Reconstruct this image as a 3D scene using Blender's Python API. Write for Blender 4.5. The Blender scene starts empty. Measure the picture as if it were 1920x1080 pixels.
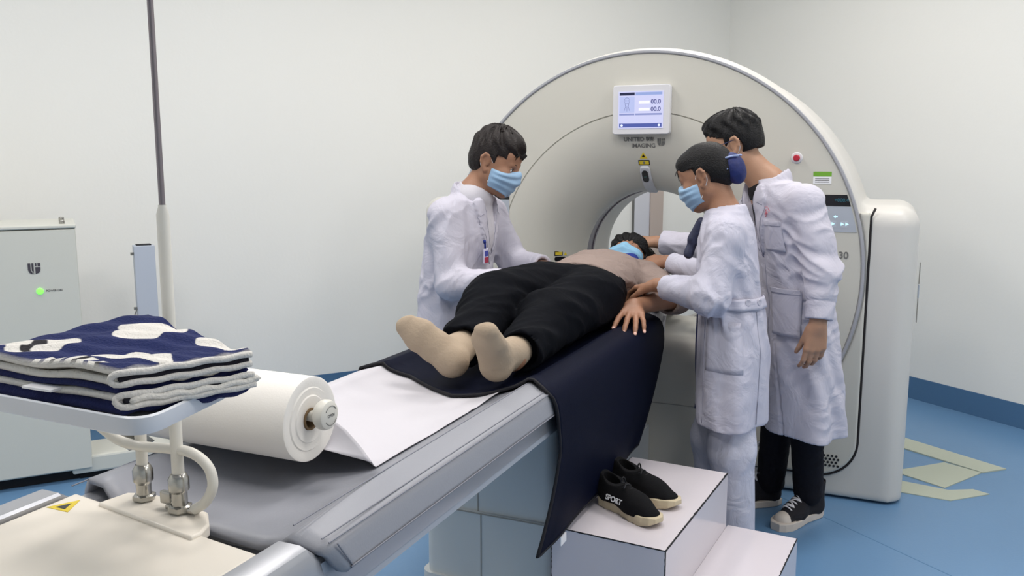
import bpy, bmesh, math, random
import numpy as np
from mathutils import Vector, Matrix

sc = bpy.context.scene
COL = sc.collection
PI = math.pi
R = math.radians

# ------------------------------------------------------------------ camera
PITCH, YAW, CAMH = R(8.46), R(23.8), 1.45
cam_d = bpy.data.cameras.new('camera')
cam_d.sensor_width = 36.0
cam_d.lens = 36.0 * 1615.0 / 1920.0
cam_d.clip_start = 0.05
cam = bpy.data.objects.new('camera', cam_d)
COL.objects.link(cam)
cam.location = (0, 0, CAMH)
cam.rotation_euler = (PI / 2 - PITCH, 0, YAW)
sc.camera = cam

# ------------------------------------------------------------------ world, exposure
w = bpy.data.worlds.new('world')
sc.world = w
w.use_nodes = True
w.node_tree.nodes['Background'].inputs[0].default_value = (0.8, 0.87, 1.0, 1)
w.node_tree.nodes['Background'].inputs[1].default_value = 0.3
vs = sc.view_settings
sc.display_settings.display_device = 'sRGB'
vs.view_transform = 'Standard'
vs.look = 'None'
vs.exposure = 0.0
vs.gamma = 1.0
vs.use_curve_mapping = False
sc.cycles.max_bounces = 8
sc.cycles.diffuse_bounces = 5
sc.cycles.use_denoising = True

# ------------------------------------------------------------------ room frame (the room stands 38 degrees askew to the scanner)
RA = R(38.33)
DN = Vector((math.cos(RA), -math.sin(RA), 0))      # away from the left wall, along the right wall
DL = Vector((math.sin(RA), math.cos(RA), 0))       # along the left wall towards the far corner
C_LEFT, C_RIGHT, C_OPP, C_REAR = -5.15, 4.577, 2.3, -2.3
CEIL = 3.2
def room(a, b, z=0.0):
    """a = distance along DN, b = along DL."""
    v = DN * a + DL * b
    return Vector((v.x, v.y, z))

# ceiling light panels (their light is in their builder further down, these are the positions and the power)
LIGHT_ROWS = [(-3.5, 3.0), (-1.9, 3.0), (-0.3, 3.0), (1.3, 3.0), (-3.5, 1.1), (-1.9, 1.1), (-0.3, 1.1), (-3.5, -0.8), (-1.9, -0.8)]
LIGHT_W = 18.2
LIGHT_C = (1.0, 0.935, 0.875)

# ------------------------------------------------------------------ helpers
def tag(o, label=None, cat=None, group=None, kind=None):
    if label: o['label'] = label
    if cat: o['category'] = cat
    if group: o['group'] = group
    if kind: o['kind'] = kind
    return o

def thing(name, loc, label, cat, group=None):
    o = bpy.data.objects.new(name, None)
    o.empty_display_size = 0.1
    o.location = loc
    COL.objects.link(o)
    bpy.context.view_layer.update()
    return tag(o, label, cat, group)

def link(name, me, mat, parent=None, smooth=True, world=True):
    """link a mesh built in world coordinates; its origin goes to the bottom centre of its bounds"""
    n = len(me.vertices)
    co = np.empty(n * 3, dtype=np.float32)
    me.vertices.foreach_get('co', co)
    co = co.reshape(-1, 3)
    lo, hi = co.min(0), co.max(0)
    c = np.array([(lo[0] + hi[0]) / 2, (lo[1] + hi[1]) / 2, lo[2]], dtype=np.float32)
    co -= c
    me.vertices.foreach_set('co', co.ravel())
    if mat is not None:
        for m in (mat if isinstance(mat, (list, tuple)) else [mat]):
            me.materials.append(m)
    if smooth:
        me.polygons.foreach_set('use_smooth', np.ones(len(me.polygons), dtype=bool))
    me.update()
    o = bpy.data.objects.new(name, me)
    COL.objects.link(o)
    loc = Vector([float(x) for x in c])
    if parent is not None:
        o.parent = parent
        acc = Vector((0, 0, 0))
        p = parent
        mw = Matrix.Identity(4)
        chain = []
        while p is not None:
            chain.append(p); p = p.parent
        for p in reversed(chain):
            mw = mw @ Matrix.LocRotScale(p.location, p.rotation_euler, None)
        o.location = mw.inverted() @ loc
        rot = mw.to_3x3().inverted()
        o.rotation_euler = rot.to_euler()
    else:
        o.location = loc
    return o

def bm_link(name, bm, mat, parent=None, smooth=False, auto=None):
    me = bpy.data.meshes.new(name)
    bm.normal_update()
    bm.to_mesh(me)
    bm.free()
    o = link(name, me, mat, parent, smooth or auto is not None)
    if auto is not None:
        sharp(o, auto)
    return o

def sharp(o, deg):
    me = o.data
    me.polygons.foreach_set('use_smooth', np.ones(len(me.polygons), dtype=bool))
    bm = bmesh.new(); bm.from_mesh(me)
    lim = R(deg)
    for e in bm.edges:
        if len(e.link_faces) == 2 and e.calc_face_angle(0) > lim:
            e.smooth = False
    bm.to_mesh(me); bm.free()

def arr_mesh(name, V, Q):
    me = bpy.data.meshes.new(name)
    V = np.asarray(V, dtype=np.float32); Q = np.asarray(Q, dtype=np.int32)
    me.vertices.add(len(V)); me.vertices.foreach_set('co', V.ravel())
    me.loops.add(Q.size); me.loops.foreach_set('vertex_index', Q.ravel())
    me.polygons.add(len(Q))
    me.polygons.foreach_set('loop_start', np.arange(0, Q.size, Q.shape[1], dtype=np.int32))
    me.update(calc_edges=True)
    me.validate()
    return me

def bx(bm, lo, hi, bev=0.0, seg=2, M=None):
    r = bmesh.ops.create_cube(bm, size=1.0)
    vs_ = r['verts']
    for v in vs_:
        v.co = Vector(((lo[i] + hi[i]) / 2 + v.co[i] * (hi[i] - lo[i]) for i in range(3)))
    if bev > 0:
        es = list({e for v in vs_ for e in v.link_edges})
        rr = bmesh.ops.bevel(bm, geom=es, offset=bev, segments=seg, affect='EDGES', profile=0.5)
        vs_ = list({v for f in rr['faces'] for v in f.verts} | {v for v in vs_ if v.is_valid})
    if M is not None:
        bmesh.ops.transform(bm, matrix=M, verts=vs_)
    return vs_

def grid_faces(nu, nv, closeu=False, closev=False):
    iu = np.arange(nu if closeu else nu - 1); iv = np.arange(nv if closev else nv - 1)
    a, b = np.meshgrid(iu, iv, indexing='ij')
    a2, b2 = (a + 1) % nu, (b + 1) % nv
    return np.stack([a * nv + b, a2 * nv + b, a2 * nv + b2, a * nv + b2], -1).reshape(-1, 4)

def sheet(name, P, mat, parent=None, thick=0.0, closeu=False, flip=False):
    """P: (nu, nv, 3) points -> quad sheet, optionally given real thickness"""
    P = np.asarray(P, dtype=np.float64)
    nu, nv = P.shape[:2]
    F = grid_faces(nu, nv, closeu)
    if flip: F = F[:, ::-1]
    me = arr_mesh(name, P.reshape(-1, 3), F)
    o = link(name, me, mat, parent)
    if thick:
        m = o.modifiers.new('thickness', 'SOLIDIFY'); m.thickness = thick; m.offset = 0
    return o

def spline(pts, n):
    pts = [Vector(p) for p in pts]
    out = []
    m = len(pts)
    for i in range(m - 1):
        p0 = pts[max(i - 1, 0)]; p1 = pts[i]; p2 = pts[i + 1]; p3 = pts[min(i + 2, m - 1)]
        for k in range(n):
            t = k / n
            out.append(0.5 * ((2 * p1) + (-p0 + p2) * t + (2 * p0 - 5 * p1 + 4 * p2 - p3) * t * t + (-p0 + 3 * p1 - 3 * p2 + p3) * t ** 3))
    out.append(pts[-1])
    return out

def tube(bm, pts, r, seg=12, cap=True, closed=False, flat=1.0):
    """tube through pts; r a number or list"""
    pts = [Vector(p) for p in pts]
    n = len(pts)
    rs = r if isinstance(r, (list, tuple)) else [r] * n
    prev = None
    rings = []
    for i, p in enumerate(pts):
        if closed:
            t = (pts[(i + 1) % n] - pts[i - 1])
        else:
            t = pts[min(i + 1, n - 1)] - pts[max(i - 1, 0)]
        t = t.normalized() if t.length > 1e-9 else Vector((0, 0, 1))
        if prev is None:
            a = Vector((0, 0, 1)) if abs(t.z) < 0.9 else Vector((1, 0, 0))
            u = (a - t * a.dot(t)).normalized()
        else:
            u = (prev - t * prev.dot(t)).normalized()
        prev = u
        v = t.cross(u)
        rings.append([bm.verts.new(p + (u * math.cos(2 * PI * k / seg) * flat + v * math.sin(2 * PI * k / seg)) * rs[i]) for k in range(seg)])
    m = n if closed else n - 1
    for i in range(m):
        a, b = rings[i], rings[(i + 1) % n]
        for k in range(seg):
            bm.faces.new((a[k], a[(k + 1) % seg], b[(k + 1) % seg], b[k]))
    if cap and not closed:
        bm.faces.new(rings[0][::-1]); bm.faces.new(rings[-1])
    return rings

def lathe(bm, prof, c=(0, 0, 0), ax='Z', seg=48, closed_prof=False):
    """prof: (r, h) list; ax: axis of turning, h runs along it"""
    c = Vector(c)
    rings = []
    for r_, h in prof:
        ring = []
        if r_ < 1e-6:
            p = {'Z': Vector((0, 0, h)), 'Y': Vector((0, h, 0)), 'X': Vector((h, 0, 0))}[ax]
            ring = [bm.verts.new(c + p)]
        else:
            for k in range(seg):
                a = 2 * PI * k / seg
                ca, sa = math.cos(a) * r_, math.sin(a) * r_
                p = {'Z': Vector((ca, sa, h)), 'Y': Vector((ca, h, sa)), 'X': Vector((h, ca, sa))}[ax]
                ring.append(bm.verts.new(c + p))
        rings.append(ring)
    prs = list(zip(rings[:-1], rings[1:]))
    if closed_prof: prs.append((rings[-1], rings[0]))
    for a, b in prs:
        if len(a) == 1 and len(b) == 1: continue
        for k in range(seg):
            k2 = (k + 1) % seg
            if len(a) == 1: bm.faces.new((a[0], b[k2], b[k]))
            elif len(b) == 1: bm.faces.new((a[k], a[k2], b[0]))
            else: bm.faces.new((a[k], a[k2], b[k2], b[k]))
    bmesh.ops.recalc_face_normals(bm, faces=bm.faces)

def rrect(x0, z0, x1, z1, r, n=6):
    """rounded rectangle outline (2D)"""
    out = []
    for cx, cz, a0 in ((x1 - r, z1 - r, 0), (x0 + r, z1 - r, 90), (x0 + r, z0 + r, 180), (x1 - r, z0 + r, 270)):
        for k in range(n + 1):
            a = R(a0 + 90 * k / n)
            out.append((cx + r * math.cos(a), cz + r * math.sin(a)))
    return out

def prism(bm, outline, f0, f1, rim=0.0):
    """outline 2D; f0 / f1 map a 2D point to the 3D back and front"""
    a = [bm.verts.new(f0(*p)) for p in outline]
    b = [bm.verts.new(f1(*p)) for p in outline]
    n = len(a)
    fs = [bm.faces.new(a[::-1]), bm.faces.new(b)]
    for i in range(n):
        fs.append(bm.faces.new((a[i], a[(i + 1) % n], b[(i + 1) % n], b[i])))
    bmesh.ops.recalc_face_normals(bm, faces=fs)
    return a + b

# ------------------------------------------------------------------ materials
MATS = {}
def mat(name, col, rough=0.5, metal=0.0, bump=0.0, bscale=40.0, var=0.0, vscale=3.0, sheen=0.0, sss=0.0, spec=0.5, emit=None, estr=0.0,
        stretch=None, coat=0.0, alpha=None, trans=0.0, bdist=0.01, ior=1.45, dist=0.0):
    if name in MATS: return MATS[name]
    m = bpy.data.materials.new(name); m.use_nodes = True
    nt = m.node_tree; b = nt.nodes['Principled BSDF']
    c = tuple(col) + (1,)
    b.inputs['Base Color'].default_value = c
    b.inputs['Roughness'].default_value = rough
    b.inputs['Metallic'].default_value = metal
    b.inputs['Specular IOR Level'].default_value = spec
    b.inputs['IOR'].default_value = ior
    if sheen:
        b.inputs['Sheen Weight'].default_value = sheen; b.inputs['Sheen Roughness'].default_value = 0.5
    if coat: b.inputs['Coat Weight'].default_value = coat
    if sss:
        b.inputs['Subsurface Weight'].default_value = sss
        b.inputs['Subsurface Radius'].default_value = (0.6, 0.25, 0.15)
        b.inputs['Subsurface Scale'].default_value = 0.012
    if trans: b.inputs['Transmission Weight'].default_value = trans
    if emit:
        b.inputs['Emission Color'].default_value = tuple(emit) + (1,); b.inputs['Emission Strength'].default_value = estr
    tc = nt.nodes.new('ShaderNodeTexCoord')
    src = tc.outputs['Object']
    if stretch:
        mp = nt.nodes.new('ShaderNodeMapping'); mp.inputs['Scale'].default_value = stretch
        nt.links.new(src, mp.inputs['Vector']); src = mp.outputs['Vector']
    if var:
        n = nt.nodes.new('ShaderNodeTexNoise'); n.inputs['Scale'].default_value = vscale; n.inputs['Detail'].default_value = 5
        nt.links.new(src, n.inputs['Vector'])
        mx = nt.nodes.new('ShaderNodeMix'); mx.data_type = 'RGBA'
        mx.inputs['A'].default_value = tuple(max(0, x * (1 - var)) for x in col) + (1,)
        mx.inputs['B'].default_value = tuple(min(1, x * (1 + var)) for x in col) + (1,)
        nt.links.new(n.outputs['Fac'], mx.inputs['Factor'])
        nt.links.new(mx.outputs['Result'], b.inputs['Base Color'])
    if bump:
        n2 = nt.nodes.new('ShaderNodeTexNoise'); n2.inputs['Scale'].default_value = bscale; n2.inputs['Detail'].default_value = 4
        n2.inputs['Distortion'].default_value = dist
        nt.links.new(src, n2.inputs['Vector'])
        bp = nt.nodes.new('ShaderNodeBump'); bp.inputs['Strength'].default_value = bump; bp.inputs['Distance'].default_value = bdist
        nt.links.new(n2.outputs['Fac'], bp.inputs['Height'])
        nt.links.new(bp.outputs['Normal'], b.inputs['Normal'])
    MATS[name] = m
    return m

def srgb(r, g, b):
    f = lambda c: ((c / 255 + 0.055) / 1.055) ** 2.4 if c > 10 else c / 255 / 12.92
    return (f(r), f(g), f(b))

M_WALL = mat('painted wall', srgb(236, 236, 232), 0.75, bump=0.05, bscale=60, var=0.01, vscale=1.2)
M_CEIL = mat('ceiling paint', srgb(235, 236, 234), 0.8, bump=0.03)
M_FLOOR = mat('blue vinyl floor', srgb(100, 138, 176), 0.32, bump=0.04, bscale=90, var=0.05, vscale=2.0)
M_SKIRT = mat('blue vinyl skirting', srgb(78, 114, 150), 0.4, bump=0.03, bscale=60)
M_SHELL = mat('warm white shell plastic', srgb(198, 196, 187), 0.38, bump=0.02, bscale=120)
M_SHELL2 = mat('pale housing plastic', srgb(205, 203, 198), 0.36, bump=0.02, bscale=120)
M_GREYRIM = mat('grey rim plastic', srgb(165, 166, 172), 0.4)
M_SEAM = mat('dark joint', srgb(30, 26, 28), 0.7)
M_SEAM2 = mat('grey joint', srgb(150, 148, 142), 0.6)
M_SCANRING = mat('scan window film', srgb(108, 102, 112), 0.25, bump=0.02)
M_TRIM = mat('light grey plastic', srgb(200, 202, 208), 0.4)
M_BEZEL = mat('monitor bezel plastic', srgb(214, 214, 218), 0.4)
M_BLACK = mat('black plastic', srgb(22, 22, 26), 0.25)
M_PANEL = mat('grey control panel', srgb(170, 176, 186), 0.4)
M_LOGO = mat('grey print', srgb(110, 110, 108), 0.6)
M_YELLOW = mat('yellow sticker', srgb(214, 190, 50), 0.5)
M_GREEN = mat('green sticker', srgb(110, 165, 50), 0.5)
M_RED = mat('red button', srgb(180, 40, 60), 0.35)
M_WHITE = mat('white print', srgb(235, 235, 238), 0.5)
M_CHROME = mat('brushed steel', srgb(176, 174, 168), 0.25, metal=1.0, bump=0.03, bscale=200)
M_ROD = mat('steel rod', srgb(138, 130, 134), 0.3, metal=0.85)
M_TUBE = mat('cream enamelled tube', srgb(214, 211, 202), 0.35)
M_CREAM = mat('cream table cover', srgb(226, 219, 207), 0.32, bump=0.015, bscale=30, var=0.02)
M_SILVER = mat('silver side rail', srgb(172, 174, 180), 0.3, metal=0.5, bump=0.02, bscale=200)
M_PAD = mat('grey vinyl pad', srgb(144, 146, 154), 0.42, bump=0.05, bscale=220, var=0.02)
M_SKIRTP = mat('grey blue side cover', srgb(166, 171, 180), 0.38, bump=0.02)
M_PED = mat('pedestal plastic', srgb(196, 200, 200), 0.45, bump=0.02)
M_PAPER = mat('white paper', srgb(196, 194, 200), 0.85, bump=0.12, bscale=9, bdist=0.02)
M_ROLL = mat('wound paper', srgb(234, 230, 224), 0.85, bump=0.05, bscale=300)
M_CARD = mat('cardboard core', srgb(120, 98, 70), 0.8)
M_TRAY = mat('tray enamel', srgb(205, 208, 214), 0.35)
M_CAB = mat('cabinet enamel', srgb(205, 206, 198), 0.42, bump=0.02, bscale=90)
M_BLUEBOX = mat('blue grey enamel', srgb(184, 192, 206), 0.4)
M_DARK = mat('dark cavity', srgb(24, 26, 30), 0.8)
M_STOOL = mat('glossy white laminate', srgb(212, 206, 212), 0.18, bump=0.01, bscale=40)
M_EDGE = mat('worn black edge', srgb(22, 22, 26), 0.7)
M_PLATE = mat('buff floor plate', srgb(178, 184, 168), 0.5, bump=0.03, var=0.03)
M_SKIN = mat('skin', srgb(156, 114, 90), 0.5, bump=0.08, bscale=220, sss=0.12, var=0.06, vscale=9)
M_SKIN2 = mat('pale skin', srgb(170, 131, 106), 0.5, bump=0.06, bscale=220, sss=0.12, var=0.05, vscale=9)
M_SKIN3 = mat('tanned skin', srgb(154, 113, 89), 0.5, bump=0.08, bscale=220, sss=0.12, var=0.06, vscale=9)
M_NAIL = mat('fingernail', srgb(222, 178, 162), 0.3)
M_COAT = mat('white cotton coat', srgb(192, 191, 206), 0.8, bump=0.6, bscale=9, bdist=0.02, var=0.015, dist=1.2)
M_COAT2 = mat('white poplin coat', srgb(192, 190, 203), 0.8, bump=0.6, bscale=8, bdist=0.022, var=0.015, dist=1.2)
M_SHIRT = mat('white knit shirt', srgb(196, 194, 202), 0.85, bump=0.1, bscale=120)
M_BLACKTEE = mat('black tee', srgb(24, 22, 26), 0.85, bump=0.1, bscale=80)
M_JEANS = mat('black jeans', srgb(22, 20, 27), 0.85, spec=0.25, bump=0.2, bscale=60)
M_WTROUSER = mat('white trousers', srgb(198, 199, 214), 0.8, bump=0.5, bscale=12, bdist=0.02, dist=1.4)
M_PANTS = mat('black cotton trousers', srgb(9, 11, 17), 0.8, bump=0.45, bscale=9, bdist=0.02, spec=0.08, dist=.8)
M_PTEE = mat('taupe shirt', srgb(140, 124, 117), 0.9, bump=0.5, bscale=16, bdist=0.02, var=0.03, dist=1.2)
M_SOCK = mat('beige sock', srgb(166, 149, 129), 0.9, bump=0.2, bscale=120, var=0.05, vscale=14)
M_MASK = mat('blue surgical mask', srgb(150, 182, 212), 0.8, bump=0.08, bscale=60)
M_MASKP = mat('pale blue surgical mask', srgb(138, 186, 216), 0.8, bump=0.12, bscale=50)
M_LOOP = mat('mask elastic', srgb(235, 238, 242), 0.8)
M_HAIR = mat('black hair', srgb(13, 12, 14), 0.5, spec=0.3, bump=0.6, bscale=26, stretch=(9, 1.2, 9), bdist=0.006)
M_HAIRB = mat('dark brown hair', srgb(28, 21, 20), 0.48, spec=0.35, bump=0.6, bscale=26, stretch=(9, 1.2, 9), bdist=0.006)
M_NAVY = mat('navy blanket', srgb(7, 12, 32), 0.6, bump=0.08, bscale=300, spec=0.08)
M_BLUE = mat('royal blue cloth', srgb(26, 48, 130), 0.7, bump=0.15, bscale=60)
M_SOLE = mat('cream rubber sole', srgb(198, 184, 156), 0.6, bump=0.05, bscale=80, var=0.08, vscale=20)
M_KNIT = mat('black knit upper', srgb(15, 15, 18), 0.9, spec=0.25, bump=0.2, bscale=220)
M_CANVAS = mat('black canvas', srgb(26, 24, 30), 0.85, bump=0.15, bscale=200)
M_RUBBER = mat('off white rubber', srgb(206, 196, 186), 0.55, bump=0.05, bscale=60, var=0.06, vscale=16)
M_LACE = mat('white lace', srgb(228, 225, 228), 0.85)
M_LACEB = mat('black lace', srgb(30, 30, 34), 0.85)
M_EYEW = mat('eye white', srgb(225, 220, 215), 0.2)
M_EYEB = mat('dark iris', srgb(24, 16, 12), 0.15)
M_BEIGE = mat('beige duct', srgb(186, 172, 164), 0.6)

def towel_mat():
    m = bpy.data.materials.new('navy and white terry towel'); m.use_nodes = True
    nt = m.node_tree; b = nt.nodes['Principled BSDF']
    b.inputs['Roughness'].default_value = 0.95
    at = nt.nodes.new('ShaderNodeAttribute'); at.attribute_name = 'pattern'
    nt.links.new(at.outputs['Color'], b.inputs['Base Color'])
    tc = nt.nodes.new('ShaderNodeTexCoord')
    n = nt.nodes.new('ShaderNodeTexNoise'); n.inputs['Scale'].default_value = 260; n.inputs['Detail'].default_value = 3
    nt.links.new(tc.outputs['Object'], n.inputs['Vector'])
    bp = nt.nodes.new('ShaderNodeBump'); bp.inputs['Strength'].default_value = 0.6; bp.inputs['Distance'].default_value = 0.004
    nt.links.new(n.outputs['Fac'], bp.inputs['Height']); nt.links.new(bp.outputs['Normal'], b.inputs['Normal'])
    return m
M_TOWEL = towel_mat()
M_TERRY = mat('white terry', srgb(206, 203, 198), 0.95, bump=0.6, bscale=260, bdist=0.004)
M_TERRYB = mat('navy terry', srgb(18, 28, 78), 0.95, bump=0.6, bscale=260, bdist=0.004)

def text(name, s, size, loc, rot, m, parent, ext=0.0006, align='CENTER'):
    cu = bpy.data.curves.new(name, 'FONT')
    cu.body = s; cu.size = size; cu.extrude = ext; cu.offset = size * .018
    cu.align_x = align; cu.align_y = 'CENTER'
    cu.materials.append(m)
    tmp = bpy.data.objects.new('tmp', cu)
    COL.objects.link(tmp)
    bpy.context.view_layer.update()
    me = bpy.data.meshes.new_from_object(tmp.evaluated_get(bpy.context.evaluated_depsgraph_get()))
    bpy.data.objects.remove(tmp); bpy.data.curves.remove(cu)
    me.materials.clear(); me.materials.append(m)
    o = bpy.data.objects.new(name, me)
    COL.objects.link(o)
    o.parent = parent
    mw = Matrix.Identity(4); chain = []
    p = parent
    while p is not None:
        chain.append(p); p = p.parent
    for p in reversed(chain): mw = mw @ Matrix.LocRotScale(p.location, p.rotation_euler, None)
    L = mw.inverted() @ Matrix.LocRotScale(Vector(loc), rot if not isinstance(rot, tuple) else __import__('mathutils').Euler(rot), None)
    o.location = L.to_translation(); o.rotation_euler = L.to_euler()
    return o

# ------------------------------------------------------------------ distance-field modelling (bodies and clothes as one continuous surface)
def V3(*a): return np.array(a, dtype=np.float64)
def nrm(v):
    v = np.asarray(v, dtype=np.float64); return v / np.linalg.norm(v)

class Field:
    def __init__(s, lo, hi, h):
        s.lo = np.array(lo, dtype=np.float64); s.h = h
        s.n = np.ceil((np.array(hi) - s.lo) / h).astype(int) + 1
        s.f = np.full(s.n, 0.2, dtype=np.float32)
        s.ax = [(s.lo[i] + h * np.arange(s.n[i])).astype(np.float32) for i in range(3)]
    def box(s, lo, hi):
        a = np.clip(np.floor((np.array(lo) - s.lo) / s.h).astype(int), 0, s.n)
        b = np.clip(np.ceil((np.array(hi) - s.lo) / s.h).astype(int) + 1, 0, s.n)
        return tuple(slice(int(a[i]), int(b[i])) for i in range(3))
    def P(s, sl=None):
        if sl is None: sl = (slice(None),) * 3
        return s.ax[0][sl[0]][:, None, None], s.ax[1][sl[1]][None, :, None], s.ax[2][sl[2]][None, None, :]
    def put(s, sl, d, k=0.0, op='u'):
        g = s.f[sl]
        if g.size == 0: return
        if op == 'u':
            if k > 0:
                hh = np.maximum(k - np.abs(g - d), 0) / k
                s.f[sl] = np.minimum(g, d) - hh * hh * k * 0.25
            else: s.f[sl] = np.minimum(g, d)
        else:
            nd = -d
            if k > 0:
                hh = np.maximum(k - np.abs(g - nd), 0) / k
                s.f[sl] = np.maximum(g, nd) + hh * hh * k * 0.25
            else: s.f[sl] = np.maximum(g, nd)
    def cap(s, a, b, ra, rb=None, k=0.0, w=None, sw=1.0, op='u'):
        """tapered capsule; sw widens it along w"""
        a = np.asarray(a, float); b = np.asarray(b, float)
        rb = ra if rb is None else rb
        m = max(ra, rb) * max(sw, 1) + k + 4 * s.h + 0.01
        sl = s.box(np.minimum(a, b) - m, np.maximum(a, b) + m)
        X, Y, Z = s.P(sl)
        if X.size * Y.size * Z.size == 0: return
        ba = b - a; L2 = max(ba @ ba, 1e-9)
        px, py, pz = X - a[0], Y - a[1], Z - a[2]
        t = np.clip((px * ba[0] + py * ba[1] + pz * ba[2]) / L2, 0, 1)
        qx, qy, qz = px - ba[0] * t, py - ba[1] * t, pz - ba[2] * t
        if w is not None:
            w = nrm(w)
            c = (qx * w[0] + qy * w[1] + qz * w[2]) * (1 - 1 / sw)
            qx, qy, qz = qx - w[0] * c, qy - w[1] * c, qz - w[2] * c
        d = np.sqrt(qx * qx + qy * qy + qz * qz) - (ra + (rb - ra) * t)
        s.put(sl, d.astype(np.float32), k, op)
    def chain(s, pts, rs, k=0.0, kk=0.02, w=None, sw=1.0):
        for i in range(len(pts) - 1):
            s.cap(pts[i], pts[i + 1], rs[i], rs[i + 1], kk if i else k, w, sw)
    def ell(s, c, r, Rm=None, k=0.0, op='u'):
        """ellipsoid; Rm rows = its axes"""
        c = np.asarray(c, float); r = np.asarray(r, float)
        m = r.max() + k + 4 * s.h + 0.01
        sl = s.box(c - m, c + m)
        X, Y, Z = s.P(sl)
        if X.size * Y.size * Z.size == 0: return
        px, py, pz = X - c[0], Y - c[1], Z - c[2]
        if Rm is None: Rm = np.eye(3)
        q = [px * Rm[i][0] + py * Rm[i][1] + pz * Rm[i][2] for i in range(3)]
        k0 = np.sqrt(sum((q[i] / r[i]) ** 2 for i in range(3)))
        k1 = np.sqrt(sum((q[i] / r[i] ** 2) ** 2 for i in range(3)))
        d = k0 * (k0 - 1) / np.maximum(k1, 1e-6)
        s.put(sl, d.astype(np.float32), k, op)
    def loft(s, rows, k=0.0, folds=None, op='u', pad=0.03):
        """rows: (z, cx, cy, half width, half depth, angle of the width axis in radians); folds(z, theta) adds to the radius"""
        rows = np.array(sorted(rows)); z0, z1 = rows[0, 0], rows[-1, 0]
        m = rows[:, 3:5].max() + pad + k
        lo = [rows[:, 1].min() - m, rows[:, 2].min() - m, z0 - pad - k]; hi = [rows[:, 1].max() + m, rows[:, 2].max() + m, z1 + pad + k]
        sl = s.box(lo, hi)
        X, Y, Z = s.P(sl)
        zz = np.clip(Z.ravel(), z0, z1)
        g = [np.interp(zz, rows[:, 0], rows[:, i]) for i in range(1, 6)]
        # soften the kinks of the interpolation
        cx, cy, A, B, T = [v.astype(np.float32)[None, None, :] for v in g]
        dx, dy = X - cx, Y - cy
        u = dx * np.cos(T) + dy * np.sin(T); v = -dx * np.sin(T) + dy * np.cos(T)
        rho = np.sqrt((u / A) ** 2 + (v / B) ** 2)
        d = (rho - 1) * np.minimum(A, B) * 0.9
        if folds is not None:
            d = d - folds(Z, np.arctan2(v / B, u / A))
        dz = np.maximum(Z - z1, z0 - Z)
        d = np.maximum(d, dz + 0 * d)
        s.put(sl, d.astype(np.float32), k, op)
    def mesh(s):
        return nets(s.f, s.lo, s.h)

def nets(f, lo, h):
    """naive surface nets"""
    nx, ny, nz = f.shape
    ins = f < 0
    c = np.zeros((nx - 1, ny - 1, nz - 1), dtype=np.int8)
    for i in (0, 1):
        for j in (0, 1):
            for k in (0, 1):
                c += ins[i:nx - 1 + i, j:ny - 1 + j, k:nz - 1 + k]
    act = (c > 0) & (c < 8)
    I, J, K = np.nonzero(act)
    idx = np.full(act.shape, -1, dtype=np.int32)
    idx[I, J, K] = np.arange(len(I))
    cor = {}
    for i in (0, 1):
        for j in (0, 1):
            for k in (0, 1):
                cor[(i, j, k)] = f[I + i, J + j, K + k].astype(np.float64)
    acc = np.zeros((len(I), 3)); cnt = np.zeros(len(I))
    ks = list(cor)
    for a in ks:
        for ax in range(3):
            if a[ax] == 0:
                b = list(a); b[ax] = 1; b = tuple(b)
                fa, fb = cor[a], cor[b]
                m = (fa < 0) != (fb < 0)
                t = np.where(m, fa / np.where(m, fa - fb, 1), 0)
                p = np.zeros((len(I), 3)); p[:] = a; p[:, ax] = t
                acc += p * m[:, None]; cnt += m
    Vv = (acc / cnt[:, None] + np.stack([I, J, K], 1)) * h + lo
    Q = []
    for ax in range(3):
        sh = [slice(1, -1)] * 3
        s0 = [slice(1, -1)] * 3; s1 = [slice(1, -1)] * 3
        s0[ax] = slice(0, -1); s1[ax] = slice(1, None)
        a = ins[tuple(s0)]; b = ins[tuple(s1)]
        e = np.argwhere(a != b)
        if len(e) == 0: continue
        inside_a = a[tuple(e.T)]
        off = np.ones(3, int); off[ax] = 0
        e = e + off
        o1, o2 = [(1, 2), (2, 0), (0, 1)][ax]
        d1 = np.zeros(3, int); d1[o1] = -1; d2 = np.zeros(3, int); d2[o2] = -1
        q = np.stack([idx[tuple((e + d1 + d2).T)], idx[tuple((e + d2).T)], idx[tuple(e.T)], idx[tuple((e + d1).T)]], 1)
        q[~inside_a] = q[~inside_a][:, ::-1]
        Q.append(q)
    Q = np.concatenate(Q)
    Q = Q[(Q >= 0).all(1)]
    return Vv, Q

def flow(X, Y, Z, f, seed, warp=1.6):
    """smooth pseudo noise in -1..1"""
    rg = np.random.RandomState(seed)
    out = 0
    for i in range(3):
        d = rg.normal(size=3); d /= np.linalg.norm(d); e = rg.normal(size=3); e /= np.linalg.norm(e)
        ph, ph2 = rg.uniform(0, 6.28, 2)
        out = out + np.sin(f * (X * d[0] + Y * d[1] + Z * d[2]) + ph + warp * np.sin(f * 0.63 * (X * e[0] + Y * e[1] + Z * e[2]) + ph2))
    return out / 3

def creases(X, Y, Z, f, seed, dirv=None):
    """cloth creases: ridged, mostly running along dirv"""
    if dirv is not None:
        dv = nrm(dirv); t = (X * dv[0] + Y * dv[1] + Z * dv[2]) * 0.68
        X, Y, Z = X - dv[0] * t, Y - dv[1] * t, Z - dv[2] * t
    n = flow(X, Y, Z, f, seed, 2.2)
    m = flow(X, Y, Z, f * 0.45, seed + 7, 1.5)
    return (1 - 2 * np.abs(n)) * (0.45 + 0.55 * m)

def field_obj(F, name, m, parent, T=None):
    Vv, Q = F.mesh()
    if T is not None:
        A, t = T
        Vv = Vv @ np.asarray(A) + np.asarray(t)
    me = arr_mesh(name, Vv, Q)
    return link(name, me, m, parent)

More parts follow.
